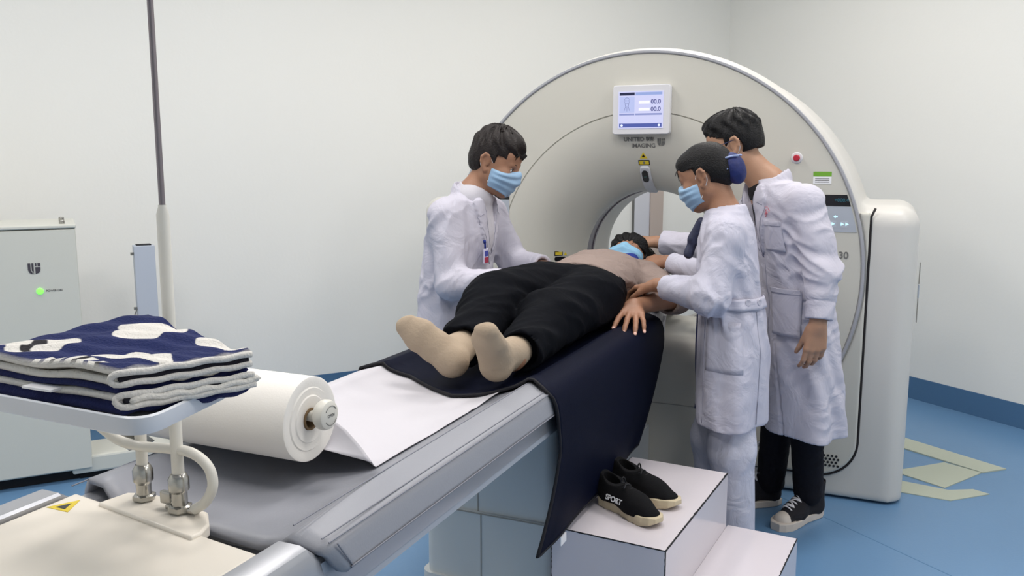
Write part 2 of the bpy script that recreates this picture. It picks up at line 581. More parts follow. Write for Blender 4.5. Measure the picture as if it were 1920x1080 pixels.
def march(F, q, d, far=.3):
    """first point where the ray from q + d*far back towards q enters the surface (d unit)"""
    q = np.asarray(q, float); d = nrm(d); n = 240
    prev = None
    for i in range(n):
        p = q + d * far * (1 - i / n * 1.25)
        ix = (p - F.lo) / F.h
        i0 = np.floor(ix).astype(int)
        if (i0 < 0).any() or (i0 + 1 >= F.n).any(): continue
        fr = ix - i0
        c = F.f[i0[0]:i0[0] + 2, i0[1]:i0[1] + 2, i0[2]:i0[2] + 2].astype(float)
        c = c[0] * (1 - fr[0]) + c[1] * fr[0]; c = c[0] * (1 - fr[1]) + c[1] * fr[1]; v = c[0] * (1 - fr[2]) + c[1] * fr[2]
        if v < 0: return p
    return None
# ================================================================== the room
def struct(name, bm, m):
    o = bm_link(name, bm, m); o['kind'] = 'structure'; return o

def room_slab(a0, a1, b0, b1, z0, z1, bm=None):
    bm = bm or bmesh.new()
    P = [room(a, b, z) for z in (z0, z1) for a, b in ((a0, b0), (a1, b0), (a1, b1), (a0, b1))]
    v = [bm.verts.new(p) for p in P]
    for q in ((3, 2, 1, 0), (4, 5, 6, 7), (0, 1, 5, 4), (1, 2, 6, 5), (2, 3, 7, 6), (3, 0, 4, 7)):
        bm.faces.new([v[i] for i in q])
    return bm

L_, O_, F_, N_ = C_LEFT, C_OPP, C_RIGHT, C_REAR
struct('floor', room_slab(L_ - .1, O_ + .1, N_ - .1, F_ + .1, -0.1, 0), M_FLOOR)
struct('ceiling', room_slab(L_ - .1, O_ + .1, N_ - .1, F_ + .1, CEIL, CEIL + .1), M_CEIL)
struct('wall_left', room_slab(L_ - .12, L_, N_ - .12, F_ + .12, 0, CEIL), M_WALL)
struct('wall_right', room_slab(L_, O_, F_, F_ + .12, 0, CEIL), M_WALL)
struct('wall_front', room_slab(O_, O_ + .12, N_ - .12, F_ + .12, 0, CEIL), M_WALL)
struct('wall_rear', room_slab(L_, O_, N_ - .12, N_, 0, CEIL), M_WALL)
struct('baseboard_left', room_slab(L_, L_ + .006, N_, F_ - .006, 0, .135), M_SKIRT)
struct('baseboard_right', room_slab(L_ + .006, O_, F_ - .006, F_, 0, .135), M_SKIRT)
# thin welded seams in the vinyl floor
bm = bmesh.new()
for b in (-1.2, 0.75, 2.7):
    room_slab(L_ + .01, O_, b, b + .004, 0, .0006, bm)
o = bm_link('trim_1', bm, mat('weld bead', srgb(80, 124, 160), 0.5)); o['kind'] = 'structure'

# ceiling lights: real panels, each with its own lamp just below the diffuser
M_DIFF = mat('light diffuser', srgb(250, 250, 250), 0.5, emit=(0.95, 0.98, 1.0), estr=3.0)
M_LFRAME = mat('light frame', srgb(225, 226, 228), 0.5)
for i, (a, b) in enumerate(LIGHT_ROWS):
    p = room(a, b, CEIL - .03)
    t = thing('ceiling_light', p, 'square white ceiling light panel', 'ceiling light', 'ceiling light panels')
    bm = bmesh.new()
    rot = Matrix.Translation(p) @ Matrix.Rotation(-(PI / 2 - RA) + PI / 2, 4, 'Z') if False else Matrix.Translation(p) @ Matrix.Rotation(-RA, 4, 'Z')
    for s in (-1, 1):
        bx(bm, (-.31, s * .30 - .01, -.005), (.31, s * .30 + .01, .03), M=rot)
        bx(bm, (s * .30 - .01, -.29, -.005), (s * .30 + .01, .29, .03), M=rot)
    bm_link('frame', bm, M_LFRAME, t)
    bm = bmesh.new(); bx(bm, (-.29, -.29, .0), (.29, .29, .012), M=rot)
    bm_link('diffuser', bm, M_DIFF, t)
    ld = bpy.data.lights.new('lamp', 'AREA'); ld.shape = 'SQUARE'; ld.size = .58; ld.energy = LIGHT_W; ld.color = LIGHT_C
    lo = bpy.data.objects.new('lamp', ld); COL.objects.link(lo)
    lo.parent = t; lo.location = (0, 0, -.02); lo.rotation_euler = (0, 0, -RA)

# ================================================================== CT scanner
GX, GZ, GY = -1.045, 0.972, 3.80       # iso axis and the plane of the front cover
ct = thing('ct_scanner', (GX, 4.25, 0), 'large white ring-shaped scanner with a screen above its round opening', 'scanner')
def GP(x, z, y=GY): return Vector((x, y, z))

# front cover: rim, flat ring and funnel are turned about the iso axis
RIM, ARC, BORE = 0.955, 0.69, 0.335
def funnel_y(r):
    t = min(max((ARC - r) / (ARC - BORE), 0), 1)
    return GY + 0.25 * (1 - math.sqrt(max(1 - t * t, 0)))
bm = bmesh.new()
prof = [(RIM - .013, GY + .03), (RIM - .013, GY + .004), (RIM - .017, GY), (ARC + .0035, GY), (ARC + .003, GY + .004), (ARC, GY + .006)]
lathe(bm, prof, (GX, 0, GZ), 'Y', 160)
bm_link('front_cover', bm, M_SHELL, ct, auto=35)
bm = bmesh.new()
prof = [(ARC - .001, GY + .006), (ARC - .001, GY)] + [(ARC - .004 - (ARC - .004 - BORE) * (1 - math.cos(a)) if False else ARC - .004 - (ARC - .004 - BORE) * math.sin(a * PI / 2 / 30), GY + .25 * (1 - math.cos(a * PI / 2 / 30))) for a in range(31)]
prof = [(ARC - .001, GY + .008), (ARC - .002, GY)] + [(BORE + (ARC - .004 - BORE) * (1 - math.sin(a * PI / 60)), GY + .25 * (1 - math.cos(a * PI / 60))) for a in range(31)]
lathe(bm, prof, (GX, 0, GZ), 'Y', 160)
bm_link('funnel_cover', bm, M_SHELL, ct, auto=35)
bm = bmesh.new()
lathe(bm, [(ARC + .004, GY + .007), (ARC - .003, GY + .007)], (GX, 0, GZ), 'Y', 160)
bm_link('seam', bm, M_SEAM2, ct, smooth=True)
bm = bmesh.new()
lathe(bm, [(RIM - .014, GY + .02), (RIM - .014, GY - .002), (RIM - .010, GY - .006), (RIM - .002, GY - .006), (RIM, GY - .002), (RIM, GY + .04)], (GX, 0, GZ), 'Y', 160)
bm_link('rim_strip', bm, M_GREYRIM, ct, auto=35)
bm = bmesh.new()
lathe(bm, [(BORE, GY + .25), (BORE, GY + .262), (BORE + .004, GY + .264), (BORE + .004, GY + .34), (BORE, GY + .342), (BORE, GY + .36)], (GX, 0, GZ), 'Y', 128)
bm_link('scan_window', bm, M_SCANRING, ct, auto=35)
bm = bmesh.new()
lathe(bm, [(BORE, GY + .36)] + [(BORE + .18 * (1 - math.cos(a * PI / 40)), GY + .55 + .27 * math.sin(a * PI / 40)) for a in range(21)], (GX, 0, GZ), 'Y', 128)
bm_link('rear_funnel', bm, M_SHELL2, ct, auto=35)

# housing: drum and foot as one moulded body with the tunnel cut through it
F = Field((-2.35, 3.78, -.01), (.18, 4.75, 2.0), 0.0115)
X, Y, Z = F.P()
rr = np.sqrt((X - GX) ** 2 + (Z - GZ) ** 2)
def rbox2(u, hu, v, hv, r):
    a = np.abs(u) - (hu - r); b = np.abs(v) - (hv - r)
    return np.minimum(np.maximum(a, b), 0) + np.sqrt(np.maximum(a, 0) ** 2 + np.maximum(b, 0) ** 2) - r
drum = rbox2(rr + 0 * Y, .972, Y - 4.215, .415, .07)
sx, sz, sy = np.abs(X - GX) - (1.165 - .10), np.abs(Z - .45) - (.80 - .07), np.abs(Y - 4.185) - (.372 - .09)
foot = (np.minimum(np.maximum(np.maximum(sx + .03, sz + .02), sy + .01), 0) + np.sqrt(np.maximum(sx, 0) ** 2 + np.maximum(sz, 0) ** 2 + np.maximum(sy, 0) ** 2) - .085)
foot = np.maximum(foot, .012 - Z)
f = np.minimum(drum, foot)
hh = np.maximum(.03 - np.abs(drum - foot), 0) / .03
f = f - hh * hh * .03 * .25
hole = rr - (BORE + .012 + np.clip((ARC - BORE) * ((4.10 - Y) / .28), 0, .34)) + 0 * Y
hole2 = rr - (BORE + .012 + .19 * (1 - np.sqrt(np.clip(1 - ((Y - 4.35) / .285) ** 2, 0, 1))) * (Y > 4.35))
f = np.maximum(f, -np.minimum(hole, hole2))
F.f = np.maximum(f, GY + .012 - Y).astype(np.float32)
field_obj(F, 'housing', M_SHELL2, ct)

# fixed lower front panel, framed by a dark joint
bm = bmesh.new()
def jpath():
    x1, z1, zb = -.070, 1.262, .098
    pts = [(x1 - .005, z1 - .0), (x1 - .012, z1 - .05)]
    pts = [(-.064, 1.255), (-.078, 1.22), (-.078, .80), (-.078, .30)]
    for a in range(0, 91, 10):
        pts.append((-.078 - .16 + .16 * math.cos(R(a)), .26 - .16 * math.sin(R(a))))
    pts += [(-.6, .10), (GX, .10)]
    return pts
jp = jpath()
full = jp + [(2 * GX - x, z) for x, z in jp[::-1][1:]]
tube(bm, [(x, GY + .012, z) for x, z in full], .0048, 6)
bm_link('panel_joint', bm, M_SEAM, ct, smooth=True)
for sg in (1, -1):      # right and left panel, outside the ring
    lo_x, hi_x = (-.95, -.03) if sg > 0 else (-2.06, -1.14)
    F = Field((lo_x, GY - .003, .07), (hi_x, GY + .035, 1.27), 0.006)
    X, Y, Z = F.P()
    xs = sg * (X - GX)
    px = xs - (.967 - .004 - .16); pz = np.maximum(.10 + .004 + .16 - Z, 0)
    d2 = np.where(Z > .264, xs - .963, np.sqrt(np.maximum(px, 0) ** 2 + pz ** 2) - .16)
    d2 = np.where((Z <= .264) & (px < 0), .104 - Z, d2)
    d = np.maximum(np.maximum(d2, Z - 1.235), (RIM + .004) - np.sqrt((X - GX) ** 2 + (Z - GZ) ** 2))
    d = np.maximum(d, .12 - xs)
    F.f = np.maximum(d, np.abs(Y - (GY + .017)) - .013).astype(np.float32)
    field_obj(F, 'lower_panel', M_SHELL, ct)
# plinth below the ring
bm = bmesh.new(); bx(bm, (-2.12, 3.86, 0), (.05, 4.5, .03)); bm_link('plinth', bm, M_DARK, ct)

# louvre holes low on the right
bm = bmesh.new()
for r_ in range(4):
    for k in range(5):
        x, z = -.225 + k * .0165 + (r_ % 2) * .008, .193 - r_ * .0145
        lathe(bm, [(0, GY + .001), (.0052, GY + .001), (.0052, GY + .006)], (x, 0, z), 'Y', 8)
bm_link('vent_hole', bm, M_DARK, ct)['kind'] = 'stuff'

# monitor
mx0, mx1, mz0, mz1 = -1.170, -.912, 1.562, 1.776
bm = bmesh.new()
prism(bm, rrect(mx0, mz0, mx1, mz1, .012), lambda x, z: Vector((x, GY, z)), lambda x, z: Vector((x, GY - .034, z)))
mon = bm_link('monitor', bm, M_BEZEL, ct, auto=30)
mb = mon.modifiers.new('bevel', 'BEVEL'); mb.width = .003; mb.segments = 2; mb.limit_method = 'ANGLE'
def screen_rect(bm, x0, z0, x1, z1, y): 
    v = [bm.verts.new((x, y, z)) for x, z in ((x0, z0), (x1, z0), (x1, z1), (x0, z1))]; bm.faces.new(v)
def emat(n, c, s): return mat(n, tuple(x * .12 for x in c), 0.3, emit=c, estr=min(s * 1.55, 1.3))
bm = bmesh.new(); bx(bm, (-1.143, GY - .0365, 1.588), (-.941, GY - .030, 1.748)); 
scr = bm_link('screen', bm, emat('screen lilac', srgb(214, 216, 252), .55), mon)
sx0, sx1, sz0, sz1 = -1.140, -.944, 1.591, 1.745
W_, H_ = sx1 - sx0, sz1 - sz0
def srect(name, u0, v0, u1, v1, c, s=.5, y=.0372):
    bm = bmesh.new(); screen_rect(bm, sx0 + u0 * W_, sz0 + v0 * H_, sx0 + u1 * W_, sz0 + v1 * H_, GY - y)
    return bm_link(name, bm, emat(name + str(c), c, s), mon)
srect('title_bar', 0.01, .91, .36, .99, srgb(40, 48, 92), .3)
srect('status_bar', .38, .91, .99, .99, srgb(160, 180, 235), .5)
srect('body_pane', .01, .42, .36, .88, srgb(190, 200, 245), .55)
srect('value_field', .46, .67, .71, .75, srgb(245, 245, 252), .6)
srect('value_field', .46, .47, .71, .55, srgb(245, 245, 252), .6)
srect('divider_bar', .01, .35, .36, .40, srgb(150, 160, 215), .5)
srect('divider_bar', .38, .35, .99, .40, srgb(150, 160, 215), .5)
srect('bottom_bar', .01, .01, .99, .12, srgb(90, 105, 185), .45)
M_SCRTXT = mat('screen text', srgb(80, 84, 150), .5)
text('readout', '00.0', .026, (sx0 + .85 * W_, GY - .0385, sz0 + .72 * H_), (PI / 2, 0, 0), M_SCRTXT, mon, .0002)
text('readout', '00.0', .026, (sx0 + .85 * W_, GY - .0385, sz0 + .51 * H_), (PI / 2, 0, 0), M_SCRTXT, mon, .0002)
bm = bmesh.new()
cx_, cz_ = sx0 + .185 * W_, sz0 + .76 * H_
tube(bm, [(cx_ + .012 * math.cos(a), GY - .038, cz_ + .013 * math.sin(a)) for a in np.linspace(0, 2 * PI, 25)[:-1]], .0006, 5, closed=True)
for dx in (-.005, .005): tube(bm, [(cx_ + dx + .003 * math.cos(a), GY - .038, cz_ + .002 * math.sin(a)) for a in np.linspace(0, 2 * PI, 9)[:-1]], .0004, 4, closed=True)
tube(bm, [(cx_ - .009, GY - .038, cz_ - .012), (cx_ - .006, GY - .038, cz_ - .024), (cx_ - .012, GY - .038, cz_ - .044)], .0006, 5)
tube(bm, [(cx_ + .009, GY - .038, cz_ - .012), (cx_ + .006, GY - .038, cz_ - .024), (cx_ + .012, GY - .038, cz_ - .044)], .0006, 5)
tube(bm, [(cx_, GY - .038, cz_ - .024), (cx_, GY - .038, cz_ - .046)], .0006, 5)
bm_link('body_icon', bm, M_SCRTXT, mon)
for u in (.07, .93):
    bm = bmesh.new(); lathe(bm, [(0, GY - .0385), (.0055, GY - .0385), (.0055, GY - .037)], (sx0 + u * W_, 0, sz0 + .065 * H_), 'Y', 16)
    bm_link('round_icon', bm, emat('icon white', srgb(225, 232, 255), .7), mon)

# lettering and emblem under the monitor
def shield(cx, cz, s, y, parent, m, nrm_y=True, M=None):
    bm = bmesh.new()
    def poly(pts, fx=1):
        P = [(cx + x * s, cz + z * s) for x, z in pts]
        f0 = (lambda x, z: Vector((x, y + .002, z))); f1 = (lambda x, z: Vector((x, y - .001, z)))
        prism(bm, P, f0, f1)
    poly([(-.5, .5), (-.28, .5), (-.28, -.1), (-.24, -.24), (-.16, -.34), (-.16, -.5), (-.36, -.4), (-.46, -.25), (-.5, -.1)])
    poly([(-.2, .5), (-.04, .5), (-.04, -.5), (-.08, -.5), (-.08, -.3), (-.2, -.2)])
    poly([(.08, .5), (.2, .5), (.2, .2), (.08, .2)]); poly([(.28, .5), (.5, .5), (.5, .2), (.28, .2)])
    poly([(.08, .12), (.5, .12), (.5, -.1), (.46, -.25), (.36, -.4), (.08, -.5)])
    if M is not None: bmesh.ops.transform(bm, matrix=M, verts=bm.verts)
    return bm_link('emblem', bm, m, parent)

def surf(theta, r):
    """point and outward normal on the funnel cover"""
    t = (r - BORE) / (ARC - .004 - BORE); s_ = 1 - t
    a = math.asin(min(max(s_, 0), 1)); y = GY + .25 * (1 - math.cos(a))
    dr, dy = -(ARC - .004 - BORE) * math.cos(a), .25 * math.sin(a)     # tangent going inwards
    er = Vector((math.cos(theta), 0, math.sin(theta)))
    n = Vector((0, -1, 0)) * (-dr) + er * (-dy)
    n = n.normalized()
    p = Vector((GX, y, GZ)) + er * r
    return p, n
def frame_at(theta, r, roll=0.0):
    p, n = surf(theta, r)
    up = Vector((0, 0, 1)); xr = up.cross(n).normalized() * 1.0
    xr = Vector((0, 0, 1)).cross(n).normalized() if abs(n.z) < .95 else Vector((1, 0, 0))
    upv = n.cross(xr)
    Mx = Matrix((( xr.x, upv.x, n.x, p.x), (xr.y, upv.y, n.y, p.y), (xr.z, upv.z, n.z, p.z), (0, 0, 0, 1)))
    return Mx @ Matrix.Rotation(roll, 4, 'Z')
def decal(name, outline, M, m, parent, t=.001, t0=-.004):
    bm = bmesh.new(); prism(bm, outline, lambda x, y: Vector((x, y, t0)), lambda x, y: Vector((x, y, t)))
    bmesh.ops.transform(bm, matrix=M, verts=bm.verts)
    return bm_link(name, bm, m, parent)
def rect(x0, y0, x1, y1): return [(x0, y0), (x1, y0), (x1, y1), (x0, y1)]
def tri(s): return [(-s, -s * .8), (s, -s * .8), (0, s * .95)]
# maker's lettering and emblem on the cover under the monitor
for body, size, x, z in (('UNITED', .0265, -1.083, 1.541), ('联影', .020, -1.0085, 1.541), ('IMAGING', .0265, -1.041, 1.513)):
    th_ = math.atan2(z - GZ, x - GX); Mt_ = frame_at(th_, math.hypot(x - GX, z - GZ)) @ Matrix.Translation((0, 0, .0012))
    text('lettering', body, size, Mt_.to_translation(), Mt_.to_euler(), M_LOGO, ct)
Mt_ = frame_at(math.atan2(1.528 - GZ, -.9585 - GX), math.hypot(-.9585 - GX, 1.528 - GZ)) @ Matrix.Translation((0, 0, .0008)) @ Matrix.Rotation(-PI / 2, 4, 'X')
shield(0, 0, .034, 0, ct, M_LOGO, M=Mt_)
# over the opening
M1 = frame_at(PI / 2, .497)
decal('warning_triangle', tri(.018), M1, M_YELLOW, ct, .0010)
decal('laser_mark', tri(.008), M1, M_BLACK, ct, .0014)
M2 = frame_at(PI / 2, .466)
decal('warning_label', rect(-.026, -.013, .026, .013), M2, M_BLACK, ct, .0010)
decal('label_field', rect(-.022, -.009, .022, .009), M2, M_YELLOW, ct, .0014)
decal('laser_mark', rect(-.004, -.006, .004, .006), M2, M_LOGO, ct, .0018)
# laser lamp housing that bends over the lip of the opening
bm = bmesh.new()
path = [surf(PI / 2, r)[0] + surf(PI / 2, r)[1] * .006 for r in (.447, .43, .41, .39, .37, .352, .340)]
path = [p for p in path]
for wv, i0 in ((.0, 0),):
    rings = []
    for i, r in enumerate((.452, .447, .43, .41, .39, .37, .352, .3365)):
        p, n = surf(PI / 2, r)
        hw = .0245 * (.55 if i == 0 else .85 if i == 1 else 1)
        ht = .002 if i == 0 else .012
        rings.append([bm.verts.new(p + Vector((1, 0, 0)) * s * hw + n * z) for s, z in ((-1, -.004), (-1, ht * .5), (-.75, ht), (.75, ht), (1, ht * .5), (1, -.004))])
    for a, b in zip(rings[:-1], rings[1:]):
        for k in range(5): bm.faces.new((a[k], a[k + 1], b[k + 1], b[k]))
    bm.faces.new(rings[0]); bm.faces.new(rings[-1][::-1])
    bmesh.ops.recalc_face_normals(bm, faces=bm.faces)
bm_link('laser_housing', bm, M_TRIM, ct, auto=50)
M3 = frame_at(PI / 2, .412)
decal('laser_window', rrect(-.014, -.033, .014, .033, .0135, 6), M3, M_BLACK, ct, .0165, .008)
decal('laser_aperture', rrect(-.007, -.006, .007, .004, .003, 3), M3, mat('dark teal glass', srgb(40, 66, 66), .15), ct, .0172, .012)
# left side of the opening (and its twin on the right, behind the staff)
for th, sg in ((PI, 1), (0, -1)):
    Mx = frame_at(th, .415)
    decal('laser_window', rrect(-.030, -.0105, .030, .0105, .0104, 6), Mx @ Matrix.Translation((0, .004, 0)), M_BLACK, ct, .0015)
    decal('warning_label', rect(-.030, .019, .012, .041), Mx, M_BLACK, ct, .0010)
    decal('label_field', rect(-.0265, .0225, .0085, .0375), Mx, M_YELLOW, ct, .0014)
    decal('warning_triangle', [(.018, .021), (.034, .021), (.026, .038)], Mx, M_YELLOW, ct, .0010)

# emergency buttons, stickers and control panels, mirrored left and right
for sg in (1, -1):
    X_ = lambda x: x if sg > 0 else 2 * GX - x
    bm = bmesh.new(); lathe(bm, [(0, GY - .004), (.021, GY - .004), (.024, GY), (.024, GY + .003)], (X_(-.379), 0, 1.458), 'Y', 28)
    eb = bm_link('button_collar', bm, M_BEZEL, ct, auto=40)
    bm = bmesh.new(); lathe(bm, [(0, GY - .018), (.010, GY - .018), (.0135, GY - .014), (.0135, GY - .003)], (X_(-.379), 0, 1.458), 'Y', 28)
    bm_link('emergency_button', bm, M_RED, eb, auto=40)
    x0, x1 = (-.31, -.2385) if sg > 0 else (2 * GX + .2385, 2 * GX + .31)
    if sg > 0:
        bm = bmesh.new(); bx(bm, (x0, GY - .0012, 1.382), (x1, GY + .002, 1.402)); bm_link('green_sticker', bm, M_GREEN, ct)
        bm = bmesh.new(); bx(bm, (x0, GY - .0012, 1.352), (x1, GY + .002, 1.3815)); bm_link('white_sticker', bm, M_WHITE, ct)
        for i in range(3):
            bm = bmesh.new(); bx(bm, (x0 + .008, GY - .0018, 1.358 + i * .007), (x1 - .008, GY, 1.3605 + i * .007)); bm_link('print_line', bm, M_LOGO, ct)
    def inring(x, z):   # keep the panel edge inside the ring
        rmax = RIM - .022
        dx = x - GX
        r = math.hypot(dx, z - GZ)
        if r > rmax: dx *= math.sqrt(max(rmax ** 2 - (z - GZ) ** 2, 0)) / abs(dx)
        return (GX + dx, z)
    def pan(name, x0, z0, x1, z1, m, t):
        n = 8
        o_ = [(x0, z0 + (z1 - z0) * i / n) for i in range(n + 1)][::-1] + [inring(x1, z0 + (z1 - z0) * i / n) for i in range(n + 1)]
        o_ = [(X_(x), z) for x, z in o_]
        bm = bmesh.new(); prism(bm, o_, lambda x, z: Vector((x, GY + .003, z)), lambda x, z: Vector((x, GY - t, z)))
        return bm_link(name, bm, m, ct)
    pan('display_strip', -.40, 1.262, -.05, 1.308, M_BLACK, .003)
    cp = pan('control_panel', -.40, 1.155, -.05, 1.260, M_PANEL, .002)
    for bx_, bz_, k in ((-.215, 1.218, 0), (-.222, 1.188, 1), (-.186, 1.188, 1), (-.168, 1.188, 1), (-.30, 1.218, 0), (-.30, 1.188, 1)):
        bm = bmesh.new()
        o_ = [(-.008, 0), (0, .007), (0, .003), (.008, .003), (.008, -.003), (0, -.003), (0, -.007)] if k == 0 else [(-.007, .007), (.006, 0), (-.007, -.007)]
        prism(bm, [(X_(bx_) + u, bz_ + v) for u, v in o_], lambda x, z: Vector((x, GY, z)), lambda x, z: Vector((x, GY - .003, z)))
        bm_link('lit_key', bm, emat('lit key', srgb(190, 235, 250), 1.0), cp)
    for bx_ in (-.225, -.18): 
        bm = bmesh.new(); prism(bm, [(X_(bx_ + u), v) for u, v in rrect(-.014, 1.174, .014, 1.202, .004, 3)], lambda x, z: Vector((x, GY, z)), lambda x, z: Vector((x, GY - .0024, z)))
        bm_link('key', bm, mat('key plastic', srgb(180, 186, 196), .4), cp)
text('display_readout', '+000.4', .020, (-.195, GY - .0036, 1.286), (PI / 2, 0, 0), emat('cyan digits', srgb(50, 115, 135), .25), ct, .0003)
text('lettering', '30', .040, (-.176, GY - .001, 1.058), (PI / 2, 0, 0), M_LOGO, ct)
# grip slot and hinge line on the right flank
bm = bmesh.new(); bx(bm, (.118, 4.02, .76), (.1225, 4.028, 1.02), .002); bm_link('side_slot', bm, M_SEAM2, ct)
bm = bmesh.new(); bx(bm, (.116, 3.98, .87), (.1225, 4.00, .93), .003); bm_link('side_latch', bm, M_PANEL, ct)

# ================================================================== patient table
TX = -1.045
tb = thing('examination_table', (TX, 2.0, 0), 'long pale grey scanner table with silver side rails and cream end cover', 'table')
# cream end cover
bm = bmesh.new()
v = [Vector(p) for p in ((-1.275, -.2, .872), (-.83, -.2, .872), (-.83, .952, .872), (-1.283, 1.012, .872))]
prism(bm, [(p.x, p.y) for p in v], lambda x, y: Vector((x, y, .80)), lambda x, y: Vector((x, y, .872)))
o = bm_link('end_cover', bm, M_CREAM, tb, auto=30)
b_ = o.modifiers.new('bevel', 'BEVEL'); b_.width = .006; b_.segments = 3; b_.limit_method = 'ANGLE'
# side rails
for s, x0, x1 in ((-1, -1.345, -1.287), (1, -.826, -.763)):
    bm = bmesh.new()
    if s > 0: sec = [(x0, .80), (x0, .876), (x0 + .006, .880), (x1 - .018, .880), (x1 - .006, .876), (x1, .866), (x1 + .006, .828), (x1 + .006, .80)]
    else: sec = [(x1, .80), (x1, .876), (x1 - .006, .880), (x0 + .012, .880), (x0 + .004, .876), (x0, .868), (x0 - .002, .828), (x0 - .002, .80)]
    a = [bm.verts.new((x, -.2, z)) for x, z in sec]; b = [bm.verts.new((x - s * .012, 3.0, z)) for x, z in sec]
    # the rail sinks under the pad further on
    for vv in b: vv.co.z -= .035
    mid = [bm.verts.new((x, .985, z)) for x, z in sec]
    low = [bm.verts.new((x - s * .012, 1.03, z - .035)) for x, z in sec]
    rings = [a, mid, low, b]
    for p, q in zip(rings[:-1], rings[1:]):
        for i in range(len(sec)):
            bm.faces.new((p[i], p[(i + 1) % len(sec)], q[(i + 1) % len(sec)], q[i]))
    bm.faces.new(a); bm.faces.new(b)
    bmesh.ops.recalc_face_normals(bm, faces=bm.faces)
    bm_link('side_rail', bm, M_SILVER, tb, auto=25)
# side skirts below the rails: tapered boat-like lower shell
for s in (-1, 1):
    bm = bmesh.new()
    x = TX + s * .272
    sec = [(x, .835), (x + s * .002, .75), (x - s * .018, .735), (x - s * .05, .73), (x - s * .05, .835)]
    rings = []
    for y, up, ins in ((-.2, 0, 0), (2.55, 0, 0), (2.95, 0, 0), (3.12, .01, .0), (3.24, .045, .01), (3.34, .085, .03)):
        rings.append([bm.verts.new((px - s * ins, y, pz + (up if pz < .8 else 0))) for px, pz in sec])
    for p, q in zip(rings[:-1], rings[1:]):
        for i in range(len(sec)): bm.faces.new((p[i], p[(i + 1) % 5], q[(i + 1) % 5], q[i]))
    bm.faces.new(rings[0]); bm.faces.new(rings[-1])
    bmesh.ops.recalc_face_normals(bm, faces=bm.faces)
    bm_link('side_skirt', bm, M_SKIRTP, tb, auto=30)
bm = bmesh.new(); bx(bm, (TX - .23, -.2, .735), (TX + .23, 3.3, .80), .004); bm_link('underframe', bm, M_PANEL, tb)
# cradle that carries the pad into the opening
bm = bmesh.new()
sec = [(-.205, .842), (-.20, .80), (-.13, .782), (0, .775), (.13, .782), (.20, .80), (.205, .842), (.12, .828), (0, .822), (-.12, .828)]
rings = [[bm.verts.new((TX + x * k, y, z)) for x, z in sec] for y, k in ((1.08, 1), (3.2, 1), (3.9, .96), (4.05, .9), (4.09, .75))]
for p, q in zip(rings[:-1], rings[1:]):
    for i in range(len(sec)): bm.faces.new((p[i], p[(i + 1) % len(sec)], q[(i + 1) % len(sec)], q[i]))
bm.faces.new(rings[0]); bm.faces.new(rings[-1]); bmesh.ops.recalc_face_normals(bm, faces=bm.faces)
bm_link('cradle', bm, M_TRIM, tb, auto=40)
# pedestal: two telescoping covers, a side door joint
bm = bmesh.new(); prism(bm, rrect(TX - .210, 2.205, TX + .205, 3.25, .035), lambda x, y: Vector((x, y, .40)), lambda x, y: Vector((x, y, .745)))
bm_link('upper_cover', bm, M_PED, tb, auto=30)
bm = bmesh.new(); prism(bm, rrect(TX - .218, 2.195, TX + .211, 3.27, .035), lambda x, y: Vector((x, y, .03)), lambda x, y: Vector((x, y, .41)))
bm_link('lower_cover', bm, M_PED, tb, auto=30)
bm = bmesh.new(); prism(bm, rrect(TX - .232, 2.185, TX + .214, 3.24, .04), lambda x, y: Vector((x, y, 0)), lambda x, y: Vector((x, y, .19)))
bm_link('base_plate', bm, M_PED, tb, auto=30)
bm = bmesh.new(); bx(bm, (-1.085, 2.2035, .41), (-1.082, 2.206, .745)); bx(bm, (-1.071, 2.1935, .19), (-1.068, 2.196, .41)); bx(bm, (TX - .19, 2.1925, .405), (TX + .19, 2.2, .4085)); bm_link('cover_joint', bm, M_SEAM2, tb)
# pale support column between table and ring
F = Field((-1.42, 3.16, 0), (-.50, 3.84, .83), 0.012)
X, Y, Z = F.P()
sx, sy, sz = np.abs(X + .93) - (.34 - .08), np.abs(Y - 3.56) - (.30 - .08), Z - (.77 - .10)
F.f = (np.sqrt(np.maximum(sx, 0) ** 2 + np.maximum(sy, 0) ** 2 + np.maximum(sz, 0) ** 2) + np.minimum(np.maximum(np.maximum(sx, sy), sz), 0) - .09).astype(np.float32)
F.f = np.maximum(F.f, .02 - Z).astype(np.float32)
field_obj(F, 'docking_column', M_SHELL, tb)
bm = bmesh.new()
for z in (.50, .25): bx(bm, (-1.2, 3.2485, z), (-.66, 3.252, z + .003))
bm_link('column_joint', bm, M_SEAM2, tb)
# yellow warning triangle on the end cover
bm = bmesh.new(); prism(bm, [(-1.272, .945), (-1.222, .945), (-1.247, .99)], lambda x, y: Vector((x, y, .8715)), lambda x, y: Vector((x, y, .8728)))
bm_link('warning_triangle', bm, M_YELLOW, tb)
bm = bmesh.new(); prism(bm, [(-1.258, .951), (-1.236, .951), (-1.247, .973)], lambda x, y: Vector((x, y, .8727)), lambda x, y: Vector((x, y, .8732)))
bm_link('triangle_mark', bm, M_BLACK, tb)
# cream mounting bracket for roll and tray
bm = bmesh.new()
br = [(-1.20, .985), (-.955, .945), (-.953, .965), (-.965, .995), (-1.00, 1.03), (-1.15, 1.055), (-1.19, 1.04)]
prism(bm, br, lambda x, y: Vector((x, y, .856)), lambda x, y: Vector((x, y, .878)))
o = bm_link('mounting_bracket', bm, M_CREAM, tb, auto=30)
b_ = o.modifiers.new('bevel', 'BEVEL'); b_.width = .004; b_.segments = 2; b_.limit_method = 'ANGLE'

